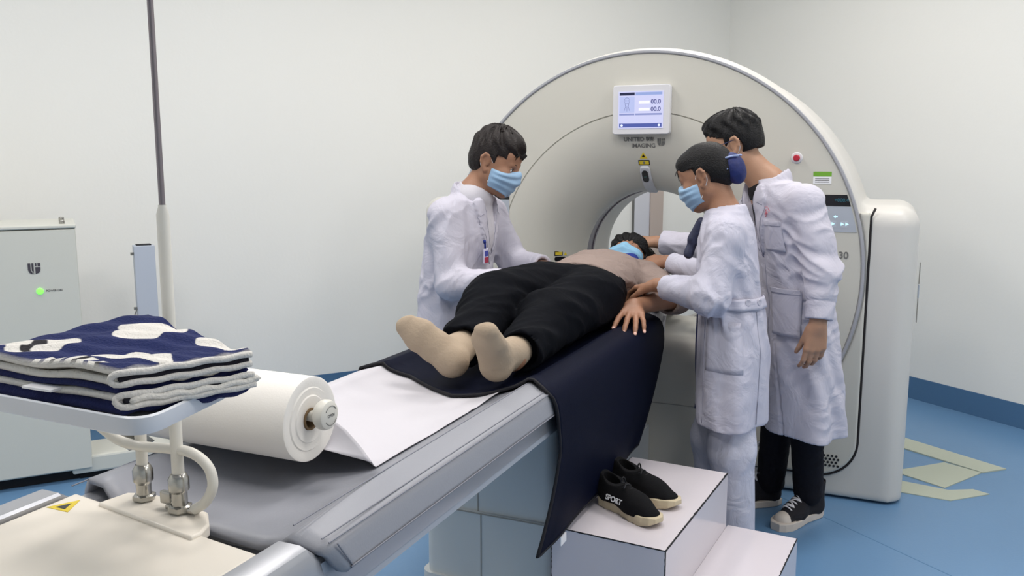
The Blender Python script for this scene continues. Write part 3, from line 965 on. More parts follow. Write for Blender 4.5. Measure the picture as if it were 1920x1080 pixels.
# ---- pad
def pad_section(y, tt):
    """list of (x, z) across the pad; tt 0 at the near end, 1 from a little further on"""
    c = .012 + .016 * tt
    xs = [-.300, -.297, -.288, -.272, -.245, -.215, -.19, -.15, -.10, -.05, 0, .05, .10, .15, .19, .213, .222, .245, .270, .281, .286, .290, .293, .2945]
    zs = []
    for x in xs:
        a = abs(x)
        if a <= .213: z = .885 - .040 * math.sqrt(max(1 - (a / .213) ** 2, 0)) ** 1.1
        elif a <= .222: z = .885
        elif a <= .27: z = .885 - (a - .222) * .27
        elif a <= .283: z = .872 - (a - .27) * .3
        else:
            z = .868 - (a - .283) / (.2945 - .283) * .055
        zs.append(z)
    # left flank stops lower
    return [(TX + x, z) for x, z in zip(xs, zs)]
nY = 60
P = np.zeros((nY, 24, 3))
for i in range(nY):
    y = 1.005 + (3.62 - 1.005) * (i / (nY - 1))
    sec = pad_section(y, 1)
    for j, (x, z) in enumerate(sec):
        u = (x - TX) / .29
        yy = y
        if i < 8:   # near end: the edge waves a little and the skirt corner is rounded
            k = (1 - i / 8.0)
            yy += k * (.065 * u * u * (1 if u < 0 else .10) + .022 * (1 - u * u) + (.012 * (j - 19) if j >= 19 else 0))
            z = z + k * k * (-.006 + .010 * math.sin(u * 5.5 + 1))
        if y > 3.05:
            t = min((y - 3.05) / .3, 1)
            x = TX + (x - TX) * (1 - .22 * t)
            if j >= 19 or j < 3: z += t * .03
        P[i, j] = (x, yy, z)
me_o = sheet('pad_surface', P, M_PAD, flip=True)
md = me_o; md.name = 'table_pad'
tag(md, 'grey vinyl table pad with turned-down side flaps under the patient', 'pad')
mm = md.modifiers.new('t', 'SOLIDIFY'); mm.thickness = .010; mm.offset = -1
# welded creases along the flap
for xo, zo in ((.2705, .8725), (-.2705, .8725), (.2175, .8853), (.2835, .8685)):
    bm = bmesh.new(); tube(bm, [(TX + xo, y, zo) for y in np.linspace(1.03, 3.05, 20)], .0014, 6)
    bm_link('weld_line', bm, mat('pad crease', srgb(124, 126, 136), .6), md)
bm = bmesh.new()
tube(bm, [(TX + .2885, 1.045, .862), (TX + .2955, 1.075, .815)] , .0015, 6)
tube(bm, [(TX + .2955, y, .814) for y in np.linspace(1.07, 3.05, 20)], .0016, 6)
bm_link('flap_hem', bm, mat('pad crease', srgb(124, 126, 136), .6), md)

# ---- paper roll with its hanger and the sheet pulled off it
RC, RRAD = Vector((-.965, 1.262, .975)), .079
pr = thing('paper_roll', (RC.x - .23, RC.y, .878), 'fat roll of white couch paper with a white end knob, feeding a sheet', 'paper roll')
bm = bmesh.new()
prof = []
lathe(bm, [(.021, -.455), (RRAD, -.455), (RRAD, 0.0), (RRAD - .004, .0015), (.060, -.001), (.058, .0015), (.045, 0), (.043, .002), (.032, .001), (.021, .0)], RC, 'X', 96)
for vv in bm.verts:      # slightly loose, oval winding
    d = vv.co - RC
    if abs(d.x) > -1:
        a = math.atan2(d.z, d.y); vv.co.z -= .002 * (1 + math.cos(2 * a)) * 0.5
bm_link('paper_winding', bm, M_ROLL, pr, auto=40)
bm = bmesh.new(); lathe(bm, [(.0208, -.45), (.0208, .003), (.017, .003), (.017, -.45)], RC, 'X', 32)
bm_link('cardboard_core', bm, M_CARD, pr, auto=40)
bm = bmesh.new(); lathe(bm, [(.0105, -.52), (.0105, .03)], RC + Vector((0, 0, .006)), 'X', 24); bm_link('spindle', bm, M_TUBE, pr, auto=40)
bm = bmesh.new(); lathe(bm, [(0, .022), (.024, .022), (.028, .028), (.0285, .036), (.026, .043), (.02, .046), (0, .0465)], RC + Vector((0, -.0, .012)), 'X', 36)
kn = bm_link('end_knob', bm, M_TUBE, pr, auto=40)
bm = bmesh.new()
kc = RC + Vector((.0468, 0, .012))
for a0 in (30, 210):
    tube(bm, [kc + Vector((0, .018 * math.cos(R(a0 + t)), .018 * math.sin(R(a0 + t)))) for t in range(0, 121, 12)], .0006, 5)
bm_link('knob_arrow', bm, M_LOGO, kn)
text('knob_lettering', 'OPEN', .008, kc + Vector((.0002, 0, 0)), (PI / 2, 0, PI / 2), M_LOGO, kn, .0001)
bm = bmesh.new()
xb = RC.x - .485
for pts in ([(xb, 1.262, .998), (xb, 1.262, .93), (xb + .02, 1.25, .893), (xb + .10, 1.22, .882)],):
    pts = spline(pts, 5)
    rings = []
    for i, q in enumerate(pts):
        rings.append([bm.verts.new(q + Vector((0, -.03, 0))), bm.verts.new(q + Vector((0, .03, 0))), bm.verts.new(q + Vector((.005, .03, .004))), bm.verts.new(q + Vector((.005, -.03, .004)))])
    for p_, q_ in zip(rings[:-1], rings[1:]):
        for i in range(4): bm.faces.new((p_[i], p_[(i + 1) % 4], q_[(i + 1) % 4], q_[i]))
    bm.faces.new(rings[0]); bm.faces.new(rings[-1]); bmesh.ops.recalc_face_normals(bm, faces=bm.faces)
bm_link('hanger_arm', bm, M_TUBE, pr, smooth=True)
# sheet: from the roll down to a diagonal fold, then flat on the pad
def padz(x):
    a = abs(x - TX)
    if a <= .213: return .885 - .040 * math.sqrt(max(1 - (a / .213) ** 2, 0)) ** 1.1
    if a <= .222: return .885
    if a <= .27: return .885 - (a - .222) * .27
    if a <= .283: return .872 - (a - .27) * .3
    return .868 - (a - .283) / .0115 * .055
nx, ny = 44, 60
xr_, xl_ = -.882, -1.335
def lerp_tab(u, tab):
    us = [t[0] for t in tab]
    return Vector([float(np.interp(u, us, [t[1][i] for t in tab])) for i in range(3)])
RIDGE = [(0, (-.885, 1.342, .876)), (.06, (-.912, 1.346, .902)), (.14, (-.948, 1.350, .930)), (.24, (-.992, 1.352, .953)), (.4, (-1.07, 1.352, .968)), (1, (-1.335, 1.350, .970))]
LAND = [(0, (-.882, 1.350, 0)), (.12, (-.936, 1.40, 0)), (.3, (-1.018, 1.50, 0)), (.5, (-1.11, 1.54, 0)), (1, (-1.335, 1.52, 0))]
P = np.zeros((10 + 14 + ny, nx, 3))
for j in range(nx):
    u = j / (nx - 1)                      # 0 right .. 1 left
    xa = RC.x - .002 - .450 * u
    ang = R(-62 + 62 * min(u * 2.2, 1))
    A = Vector((xa, RC.y + (RRAD + .0015) * math.cos(ang), RC.z + (RRAD + .0015) * math.sin(ang)))
    Rg = lerp_tab(u, RIDGE); Ld = lerp_tab(u, LAND); Ld.z = padz(Ld.x) + .005
    Rg.z = max(Rg.z, padz(Rg.x) + .006)
    for i in range(10):
        t = i / 10; p = A.lerp(Rg, t); p.z = max(p.z, padz(p.x) + .004); P[i, j] = p
    for i in range(14):
        t = i / 14; p = Rg.lerp(Ld, t); p.z = Ld.z + (Rg.z - Ld.z) * (1 - t) ** 1.7; p.z = max(p.z, padz(p.x) + .004); P[10 + i, j] = p
    for i in range(ny):
        t = i / (ny - 1)
        y = Ld.y + (2.25 - Ld.y) * t
        x = Ld.x + .004 * math.sin(y * 9) * t
        lift = .004 + .005 * max(0, math.sin(y * 5 + u * 3)) * math.sin(PI * u)
        if u < .12: lift += .005 * abs(math.sin(y * 14)) * (1 - u / .12) * (1 if y > 1.75 else .3)
        P[24 + i, j] = (x, y, padz(x) + lift)
sheet('paper_sheet', P, M_PAPER, pr, thick=.0006)

# ---- infusion pole, rising from the near end of the table
pole = thing('infusion_pole', (-1.04, 1.010, .878), 'tall infusion pole with white lower sleeve and thin steel upper rod', 'pole')
bm = bmesh.new()
PB = Vector((-1.04, 1.010, .878))
lathe(bm, [(.016, 0.0), (.0195, .004), (.0195, .012), (.014, .014)], PB, 'Z', 6); 
bm_link('base_flange', bm, M_CHROME, pole, auto=30)
bm = bmesh.new(); lathe(bm, [(.0125, .010), (.0125, .035), (.0165, .040), (.0165, .058), (.0125, .066), (.010, .068)], PB, 'Z', 24)
bm_link('clamp_socket', bm, M_CHROME, pole, auto=30)
bm = bmesh.new(); lathe(bm, [(.0098, .06), (.0098, .488), (.0062, .500), (.0062, .503)], PB, 'Z', 24)
bm_link('sleeve', bm, M_TUBE, pole, auto=40)
bm = bmesh.new(); lathe(bm, [(.0047, .50), (.0047, 1.30), (.0, 1.303)], PB, 'Z', 16); bm_link('rod', bm, M_ROD, pole, auto=40)
bm = bmesh.new()
top = PB + Vector((0, 0, 1.29))
for a in (0, PI / 2, PI, 3 * PI / 2):
    e = Vector((math.cos(a), math.sin(a), 0))
    tube(bm, spline([top, top + e * .05 + Vector((0, 0, .01)), top + e * .09 + Vector((0, 0, -.005)), top + e * .11 + Vector((0, 0, .02))], 5), .003, 8)
bm_link('hook', bm, M_ROD, pole, smooth=True)
bm = bmesh.new(); bx(bm, PB + Vector((-.03, -.004, .002)), PB + Vector((.034, .012, .010)), .002); bx(bm, PB + Vector((-.045, .0, .008)), PB + Vector((-.022, .01, .03)), .003)
bm_link('clamp_lever', bm, M_CHROME, pole, auto=30)

# ---- tray on its tube frame
T0 = Vector((-1.135, 1.025, .878))
tray = thing('side_tray', T0, 'shallow grey tray on bent white tubes holding the folded towel', 'tray')
TRZ = 1.129
trc = [(-.818, .744), (-.860, .962), (-1.265, 1.009), (-1.237, .749)]
def tray_outline(ins, n=8, r=.045):
    c = [Vector((x, y, 0)) for x, y in trc]; ce = sum(c, Vector()) / 4
    c = [p + (ce - p).normalized() * ins * 1.4 for p in c]
    out = []
    for i in range(4):
        p, a, b = c[i], c[i - 1], c[(i + 1) % 4]
        d1 = (a - p).normalized(); d2 = (b - p).normalized()
        for k in range(n + 1):
            t = k / n
            q = (p + d1 * r) * (1 - t) ** 2 + p * 2 * t * (1 - t) + (p + d2 * r) * t * t
            out.append((q.x, q.y))
    return out
def trayz(x, y): return TRZ - .03 * (x + 1.02) * .35 + .0 * y
bm = bmesh.new()
lv = [(0.012, -.018), (.002, -.014), (0, -.004), (0, .008), (.003, .010), (.006, .008), (.009, -.006), (.03, -.008)]
rings = []
for ins, dz in lv:
    rings.append([bm.verts.new((x, y, trayz(x, y) + dz)) for x, y in tray_outline(ins)])
for p, q in zip(rings[:-1], rings[1:]):
    for i in range(len(p)): bm.faces.new((p[i], p[(i + 1) % len(p)], q[(i + 1) % len(p)], q[i]))
bm.faces.new(rings[0][::-1]); bm.faces.new(rings[-1])
bmesh.ops.recalc_face_normals(bm, faces=bm.faces)
bm_link('tray_pan', bm, M_TRAY, tray, auto=40)
bm = bmesh.new()
lathe(bm, [(.012, 0), (.0125, .030), (.0165, .036), (.0165, .054), (.0125, .062), (.0105, .064)], T0, 'Z', 24)
lathe(bm, [(.016, 0.0), (.019, .003), (.019, .010), (.012, .012)], T0, 'Z', 6)
bm_link('clamp_socket', bm, M_CHROME, tray, auto=30)
bm = bmesh.new()
tube(bm, spline([T0 + Vector((0, 0, .05)), T0 + Vector((0, 0, .14)), T0 + Vector((0, -.002, .195)), T0 + Vector((0, -.03, .218)), T0 + Vector((.01, -.08, .228)), T0 + Vector((.03, -.16, .229))], 8), .0095, 14)
bm_link('upright_tube', bm, M_TUBE, tray, smooth=True)
bm = bmesh.new()
bend = spline([(-1.01, 1.01, .888), (-.985, 1.01, .905), (-.968, 1.01, .935), (-.975, 1.01, .965), (-1.005, 1.01, .983), (-1.05, 1.012, .984), (-1.12, 1.015, .978), (-1.165, 1.01, .983), (-1.195, 1.0, 1.005), (-1.20, .96, 1.055), (-1.14, .90, 1.108)], 8)
tube(bm, bend, .0085, 14)
bm_link('bent_tube', bm, M_TUBE, tray, smooth=True)

# ---- folded towel
tw = thing('folded_towel', (-1.05, .87, TRZ), 'folded navy and white fluffy towel lying on the side tray', 'towel')
NAVY_C, WHITE_C, BLK_C = srgb(8, 26, 80), srgb(212, 209, 203), srgb(20, 18, 24)
# towel footprint slightly larger than the tray
tc_ = [Vector((-.880, .772, 0)), Vector((-.806, .925, 0)), Vector((-1.055, .985, 0)), Vector((-1.205, .775, 0))]
def tuv(u, v):
    """u: 0 right .. 1 left, v: 0 near .. 1 far"""
    a = tc_[0].lerp(tc_[3], u); b = tc_[1].lerp(tc_[2], u)
    return a.lerp(b, v)
def hump(u, v): return .016 * math.exp(-((u - .95) / .35) ** 2 - ((v - 1.0) / .5) ** 2) + .004 * math.sin(u * 9 + v * 4) * math.sin(PI * min(max(u, 0), 1)) - .016 * max(u - .55, 0) * (1 - v)
patches = [((.66, .80), (.17, .22), -.5), ((.20, .34), (.17, .20), .9), ((.76, .22), (.20, .16), .1), ((.20, 1.02), (.20, .13), -.2), ((.97, .05), (.10, .10), 0)]
def towel_col(u, v):
    for k, ((pu, pv), (ru, rv), a) in enumerate(patches):
        du, dv = u - pu, v - pv
        x = du * math.cos(a) + dv * math.sin(a); y = -du * math.sin(a) + dv * math.cos(a)
        wob = 1 + .16 * math.sin(3 * math.atan2(y, x) + k) + .07 * math.sin(5 * math.atan2(y, x) + 2 * k)
        if (x / ru) ** 2 + (y / rv) ** 2 < wob ** 2:
            if k == 2:
                if abs(y - .10 * math.sin(x * 12) + .02) < .022 + .045 * max(0, 1 - abs(x - .02) / .10) and -.13 < x < .15: return BLK_C
            return WHITE_C
    # row of small letters-like bars near the front edge
    if v < .10 and .12 < u < .50:
        t = (u - .12) / .38 * 6
        return WHITE_C if (t % 1) > .4 else NAVY_C if int(t) % 2 else BLK_C
    return NAVY_C
def towel_layer(name, zt, th, ins, nu=90, nv=70, pattern=True, du=0, dv=0, m=None, droop=0.0):
    P = np.zeros((nu, nv, 3)); Cc = np.zeros((nu, nv, 4))
    for i in range(nu):
        for j in range(nv):
            u = i / (nu - 1); v = j / (nv - 1)
            p = tuv(ins + (1 - 2 * ins) * u + du, ins + (1 - 2 * ins) * v + dv)
            p.z = trayz(p.x, p.y) + zt + hump(u, v) * (zt / .045)
            e = min(u, 1 - u, v, 1 - v)
            p.z += .003 * math.sin(u * 23 + v * 11) * math.sin(v * 17)
            p.z -= droop * math.exp(-u / .08) 
            P[i, j] = p
            Cc[i, j, :3] = towel_col(u, v) if pattern else WHITE_C; Cc[i, j, 3] = 1
    # closed slab: top + underside with rounded rim
    me_top = P
    bot = P.copy(); bot[:, :, 2] -= th
    V = np.concatenate([P.reshape(-1, 3), bot.reshape(-1, 3)])
    n = nu * nv
    Fq = grid_faces(nu, nv)
    Q = [Fq[:, ::-1], Fq + n]
    ring = [(i, 0) for i in range(nu)] + [(nu - 1, j) for j in range(1, nv)] + [(i, nv - 1) for i in range(nu - 2, -1, -1)] + [(0, j) for j in range(nv - 2, 0, -1)]
    idx = np.array([a * nv + b for a, b in ring])
    nxt = np.roll(idx, -1)
    # bulge ring half way
    cen = V[idx].mean(0)
    mid = (V[idx] + V[idx + n]) / 2
    out = mid - cen; out[:, 2] = 0; out /= np.linalg.norm(out, axis=1)[:, None]
    mid = mid + out * th * .55
    q1 = []
    k0 = len(V); V = np.concatenate([V, mid])
    for k in range(len(idx)):
        k2 = (k + 1) % len(idx)
        q1.append((idx[k], idx[k2], k0 + k2, k0 + k)); q1.append((k0 + k, k0 + k2, idx[k2] + n, idx[k] + n))
    Q = np.concatenate(Q + [np.array(q1)])
    me = arr_mesh(name, V, Q[:, ::-1] if False else Q)
    C3 = np.ones((len(V), 4), dtype=np.float32)
    C3[:, :3] = WHITE_C
    C3[:n] = Cc.reshape(-1, 4)
    ca = me.color_attributes.new('pattern', 'FLOAT_COLOR', 'POINT')
    ca.data.foreach_set('color', C3.ravel())
    bm = bmesh.new(); bm.from_mesh(me); bmesh.ops.recalc_face_normals(bm, faces=bm.faces); bm.to_mesh(me); bm.free()
    return link(name, me, m or M_TOWEL, tw)
towel_layer('bottom_fold', .014, .016, .03, pattern=False, du=-.005, nu=50, nv=40, m=M_TERRYB)
towel_layer('bottom_fold', .025, .010, .00, pattern=False, du=-.035, dv=.02, nu=50, nv=40)
towel_layer('middle_fold', .035, .009, .02, pattern=False, du=.01, nu=50, nv=40, m=M_TERRYB)
towel_layer('middle_fold', .046, .010, .015, pattern=False, du=-.01, nu=50, nv=40)
towel_layer('top_fold', .062, .012, .01, nu=240, nv=170)
# rolled hems at the near right corner
def hempts(v, zt, du): return tuv(du, v) + Vector((0, 0, trayz(-.9, 1) + zt + hump(0, v) * zt / .045))
for za, zb_, da, db in ((.055, .041, -.010, -.006), (.027, .013, -.022, -.035)):
    vs_ = list(np.linspace(1.0, .02, 22))
    up = [hempts(v, za, da) for v in vs_]; lo_ = [hempts(v, zb_, db) for v in vs_[::-1]]
    turn = [hempts(-.035, za - .001, da + .02), hempts(-.055, (za + zb_) / 2, (da + db) / 2 + .03), hempts(-.035, zb_ + .001, db + .02)]
    bm = bmesh.new()
    pts = spline(up + turn + lo_, 2)
    tube(bm, [p + Vector((0, 0, .0010 * math.sin(i * .5))) for i, p in enumerate(pts)], .0046, 10)
    bm_link('rolled_hem', bm, M_TERRY, tw, smooth=True)
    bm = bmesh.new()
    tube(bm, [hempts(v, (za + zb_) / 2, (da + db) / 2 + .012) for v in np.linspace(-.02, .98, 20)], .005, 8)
    bm_link('fold_gap_shade', bm, mat('painted fold shade', srgb(20, 18, 28), .95, bump=.4, bscale=260, bdist=.004), tw, smooth=True)  # black tube stands in for the shade in the gap between hems
bm = bmesh.new()
lp = tuv(.42, -.02); bx(bm, (lp.x - .03, lp.y - .012, TRZ + .020), (lp.x + .025, lp.y + .01, TRZ + .023), M=None)
bm_link('care_tag', bm, M_WHITE, tw)
# draw cord with toggle at the back corner
bm = bmesh.new(); tube(bm, spline([(-1.03, .965, 1.185), (-1.035, .972, 1.197), (-1.04, .970, 1.203), (-1.038, .96, 1.190)], 5), .003, 8)
bm_link('hanging_loop', bm, M_TERRYB, tw)

# ---- step stool
SR = Matrix.Translation((-.636, 2.46, 0)) @ Matrix.Rotation(R(-4.3), 4, 'Z')
st = thing('step_stool', (-.60, 2.46, 0), 'glossy white two-step stool with chipped black edges beside the table', 'step stool')
def sbox(lo, hi, m, name, bev=.0015):
    bm = bmesh.new(); bx(bm, lo, hi, bev, 1, M=SR); return bm_link(name, bm, m, st)
UW, UD, UH, LW, LH = .334, .325, .43, .226, .243
sbox((-UW / 2, -UD, 0), (UW / 2, UD, UH), M_STOOL, 'upper_step')
sbox((UW / 2, -UD + .005, 0), (UW / 2 + LW, UD + .02, LH), M_STOOL, 'lower_step')
rg = random.Random(3)
def chipped(a, b, n1, n2, name='worn_edge', wdt=.0035, dens=1.0):
    """irregular dark strip along an edge where the laminate has chipped"""
    bm = bmesh.new()
    a, b = Vector(a), Vector(b); n1, n2 = Vector(n1), Vector(n2)
    n = max(int((b - a).length / .006), 2)
    rows = []
    for i in range(n + 1):
        p = a.lerp(b, i / n)
        q = wdt * (.55 + .9 * rg.random() * dens)
        q2 = wdt * (.55 + .6 * rg.random())
        rows.append([bm.verts.new(SR @ (p - n1 * 0 + n2 * .0006 - n1 * q)), bm.verts.new(SR @ (p + n1 * .0006 + n2 * .0006)), bm.verts.new(SR @ (p + n1 * .0006 - n2 * q2))])
    for r0, r1 in zip(rows[:-1], rows[1:]):
        bm.faces.new((r0[0], r0[1], r1[1], r1[0])); bm.faces.new((r0[1], r0[2], r1[2], r1[1]))
    bm_link(name, bm, M_EDGE, st)
h = UW / 2
chipped((-h, -UD, UH), (h, -UD, UH), (0, -1, 0), (0, 0, 1), wdt=.0022)
chipped((h, -UD, UH), (h, UD, UH), (1, 0, 0), (0, 0, 1), wdt=.0032)
chipped((h, -UD, 0), (h, -UD, UH), (1, 0, 0), (0, -1, 0), wdt=.0022)
chipped((-h, -UD, 0), (-h, -UD, UH), (-1, 0, 0), (0, -1, 0), wdt=.0022)
chipped((-h, -UD, UH), (-h, UD, UH), (-1, 0, 0), (0, 0, 1), wdt=.0015)
chipped((h + LW, -UD, LH), (h + LW, UD + .02, LH), (1, 0, 0), (0, 0, 1), wdt=.0026)
chipped((h, -UD + .005, LH), (h + LW, -UD + .005, LH), (0, -1, 0), (0, 0, 1), wdt=.002)

# ---- navy blanket over the table and down its right side
def blanket():
    # path across: start left edge of the table top, over the pad, down the right flank
    top = [(TX - .288 + .012 * i, None) for i in range(0)]
    S = []
    for x in np.linspace(TX - .289, TX + .268, 46): S.append((x, padz(x) + .008))
    S += [(TX + .283, .872), (TX + .294, .858), (TX + .301, .835), (TX + .304, .80)]
    for z in np.linspace(.775, .462, 26): S.append((TX + .304 - .018 * (.775 - z) / .313, z))
    n = len(S); nv = 70
    P = np.zeros((n, nv, 3))
    ntop = 46
    for i, (x, z) in enumerate(S):
        # near edge and far edge y along the section
        if i < ntop:
            t = i / (ntop - 1)
            xs_ = [0, .12, .28, .45, .60, .74, .86, .93, 1.0]; ys_ = [1.955, 1.975, 1.985, 1.93, 1.885, 1.90, 1.955, 1.985, 1.955]
            y0 = float(np.interp(t, xs_, ys_)); y1 = 3.06
        else:
            t = (i - ntop) / (n - 1 - ntop)
            y0 = 1.952 + .05 * min(t * 3, 1) - .147 * t ** 2.2; y1 = 3.06 - .02 * t - .20 * t ** 2
        for j in range(nv):
            v = j / (nv - 1)
            y = y0 + (y1 - y0) * v
            xx, zz = x, z
            if i >= ntop:
                t = (i - ntop) / (n - 1 - ntop)
                xx += t * (.007 * math.sin(v * 11 + .8) + .006 * math.sin(v * 5))
                zz += 0.02 * t * (1 - v) ** 3 * 1.0
                if v < .06: xx += t * .004 * (1 - v / .06)
                if v > .9: xx -= .0 
            else:
                zz += .0025 * max(0, math.sin(y * 13 + x * 8)) * math.sin(PI * min(i / (ntop - 1), 1))
                if j < 3: zz += .003
            P[i, j] = (xx, y, zz)
    return P
Pb = blanket()
bl = sheet('navy_blanket', Pb, M_NAVY, thick=.006)
tag(bl, 'dark navy blanket laid over the table under the patient and hanging down its side', 'blanket')
bm = bmesh.new(); 
edge = [tuple(Pb[i, 0]) for i in range(Pb.shape[0])] + [tuple(Pb[-1, j]) for j in range(1, Pb.shape[1])] + [tuple(Pb[i, -1]) for i in range(Pb.shape[0] - 2, -1, -1)]
tube(bm, edge, .0045, 8)
bm_link('edge_binding', bm, mat('black binding', srgb(14, 14, 22), .8), bl, smooth=True)
bm = bmesh.new(); bx(bm, (-.752, 2.02, .440), (-.749, 2.06, .464)); bm_link('care_label', bm, M_WHITE, bl)

# ---- electrical cabinet by the left wall
DNn, DLl = DN, DL
def rbx(bm, a0, a1, b0, b1, z0, z1, bev=0.0):
    Mr = Matrix(((DN.x, DL.x, 0, 0), (DN.y, DL.y, 0, 0), (0, 0, 1, 0), (0, 0, 0, 1)))
    return bx(bm, (a0, b0, z0), (a1, b1, z1), bev, 2, M=Mr)
ca, cb = -4.25, DL.dot(Vector((-3.291, 2.693, 0)))
cab = thing('power_cabinet', room(ca - .23, cb - .4), 'waist-high cream metal power cabinet with a glowing green lamp', 'cabinet')
bm = bmesh.new(); rbx(bm, ca - .45, ca - .004, cb - .80, cb, .05, 1.155, .004); bm_link('body', bm, M_CAB, cab)
bm = bmesh.new(); rbx(bm, ca - .004, ca + .016, cb - .80, cb - .002, .06, 1.150, .003); cd_ = bm_link('front_panel', bm, M_CAB, cab)
bm = bmesh.new(); rbx(bm, ca - .43, ca - .04, cb - .78, cb - .03, 0, .055); bm_link('plinth', bm, M_DARK, cab)
bm = bmesh.new(); rbx(bm, ca - .455, ca + .02, cb - .805, cb + .003, 1.155, 1.170, .004); bm_link('top_lid', bm, M_CAB, cab)
for da in (-.30, -.06):
    bm = bmesh.new()
    p = room(ca + da, cb - .05, 1.17); lathe(bm, [(0, .016), (.009, .016), (.012, .012), (.012, 0)], p, 'Z', 16); bm_link('lid_bolt', bm, M_CHROME, cab, auto=30)
p = room(ca + .016, cb - .155, .885)
lampR = Matrix.Rotation(0, 4, 'Z')
bm = bmesh.new(); lathe(bm, [(0, .008), (.010, .007), (.014, .003), (.014, -.002)], (0, 0, 0), 'X', 24)
Mr = Matrix(((DN.x, DL.x, 0, p.x), (DN.y, DL.y, 0, p.y), (0, 0, 1, p.z), (0, 0, 0, 1)))
bmesh.ops.transform(bm, matrix=Mr, verts=bm.verts); bm_link('power_lamp', bm, mat('green lamp', srgb(120, 235, 90), .3, emit=srgb(110, 240, 80), estr=1.6), cab)
def on_cab(db, z):
    q = room(ca + .0165, cb + db, z)
    X_c, Y_c, Z_c = DL, Vector((0, 0, 1)), DN      # reading direction along the wall, up, out of the panel
    return Matrix(((X_c.x, Y_c.x, Z_c.x, q.x), (X_c.y, Y_c.y, Z_c.y, q.y), (X_c.z, Y_c.z, Z_c.z, q.z), (0, 0, 0, 1)))
Mq = on_cab(-.10, .885)
text('lettering', 'POWER ON', .012, Mq.to_translation(), Mq.to_euler(), M_LOGO, cab)
Mq = on_cab(-.17, .985) @ Matrix.Rotation(-PI / 2, 4, 'X')
shield(0, 0, .048, 0, cab, mat('dark print', srgb(70, 66, 74), .5), M=Mq)
# grey-blue post
bp_ = thing('metal_post', room(-4.72, DL.dot(Vector((-3.49, 3.25, 0)))), 'narrow blue-grey metal post with an open slotted top by the left wall', 'post')
bc = DL.dot(Vector((-3.49, 3.25, 0)))
bm = bmesh.new(); rbx(bm, -4.80, -4.72, bc - .05, bc + .05, .04, 1.02, .004); bm_link('post_body', bm, M_BLUEBOX, bp_)
bm = bmesh.new(); rbx(bm, -4.79, -4.73, bc - .035, bc + .035, 1.02, 1.024); bm_link('top_slot', bm, M_DARK, bp_)
bm = bmesh.new(); rbx(bm, -4.86, -4.60, bc - .14, bc + .12, 0, .04, .006); bm_link('foot_plate', bm, M_BLUEBOX, bp_)
bm = bmesh.new(); tube(bm, spline([room(-4.715, bc - .052, .70), room(-4.71, bc - .075, .63), room(-4.71, bc - .085, .50), room(-4.71, bc - .07, .35), room(-4.715, bc - .05, .2)], 6), .003, 6); bm_link('cord', bm, M_LOGO, bp_)
for z in (.70, .98):
    bm = bmesh.new(); q = room(-4.722, bc - .058, z); lathe(bm, [(0, -.006), (.009, -.006), (.009, .008), (0, .008)], q, 'Z', 12); bm_link('side_screw', bm, M_CHROME, bp_)
# low white floor box with a sloping frame, behind the table
lb = thing('floor_box', room(-4.5, 1.0), 'low white floor box with a dark opening between cabinet and table', 'box')
c0 = DL.dot(Vector((-3.35, 2.95, 0)))
bm = bmesh.new(); rbx(bm, -4.50, -4.25, c0 - .25, c0 + .55, .03, .11, .01); bm_link('box_body', bm, M_CAB, lb)
bm = bmesh.new(); rbx(bm, -4.47, -4.28, c0 - .22, c0 + .52, 0, .035); bm_link('under_shadow_slab', bm, M_DARK, lb)  # dark slab painted as the shadow under the raised box
bm = bmesh.new(); rbx(bm, -4.44, -4.26, c0 + .18, c0 + .50, .11, .15, .01); bm_link('raised_lid', bm, M_WHITE, lb)
bm = bmesh.new(); rbx(bm, -4.41, -4.29, c0 + .22, c0 + .44, .150, .153); bm_link('dark_opening', bm, mat('teal dark', srgb(58, 78, 88), .4), lb)

# ---- tall locker seen through the opening
lk = thing('tall_locker', room(-5.0, DL.dot(Vector((-1.61, 6.19, 0)))), 'tall white locker with a beige end panel, seen through the scanner opening', 'locker')
lcb = DL.dot(Vector((-1.612, 6.187, 0)))
bm = bmesh.new(); rbx(bm, C_LEFT + .001, -5.125, lcb - .135, lcb - .001, 0, 1.9, .003); bm_link('door_panel', bm, mat('locker white', srgb(205, 206, 214), .5), lk)
bm = bmesh.new(); rbx(bm, C_LEFT + .001, -5.115, lcb, lcb + .115, 0, 1.9, .003); ep = bm_link('end_panel', bm, M_BEIGE, lk)
bm = bmesh.new(); rbx(bm, -5.12, -5.114, lcb, lcb + .115, .86, .864); bm_link('joint', bm, M_SEAM2, ep)
bm = bmesh.new(); rbx(bm, C_LEFT + .001, -5.13, lcb - .143, lcb - .1355, 0, 1.9); bm_link('edge_strip', bm, M_LOGO, lk)

# ---- buff cover plates on the floor
def plate(name, pts, z0, z1, label):
    bm = bmesh.new(); prism(bm, [(p[0], p[1]) for p in pts], lambda x, y: Vector((x, y, z0)), lambda x, y: Vector((x, y, z1)))
    o = bm_link(name, bm, M_PLATE); tag(o, label, 'floor plate'); return o
plate('floor_plate', [(-.05, 4.955), (.564, 4.514), (.455, 4.415), (-.09, 4.79)], 0, .006, 'long buff metal cover strip on the floor nearest the right wall')
plate('floor_plate', [(.30, 4.50), (.452, 4.413), (.285, 4.135), (.06, 4.28), (.13, 4.33)], 0, .004, 'wide buff cover plate bridging the two strips on the floor')
plate('floor_plate', [(-.05, 4.16), (.075, 4.16), (.30, 4.115), (.40, 4.17), (.462, 4.135), (.30, 3.985), (-.05, 4.02)], 0, .0035, 'short buff cover strip on the floor at the foot of the scanner')
# ================================================================== people
def basis(f, u):
    """rows: right, forward, up of a head or shoe"""
    f = nrm(f); u = np.asarray(u, float); r = nrm(np.cross(f, u)); u = np.cross(r, f)
    return np.stack([r, f, u])

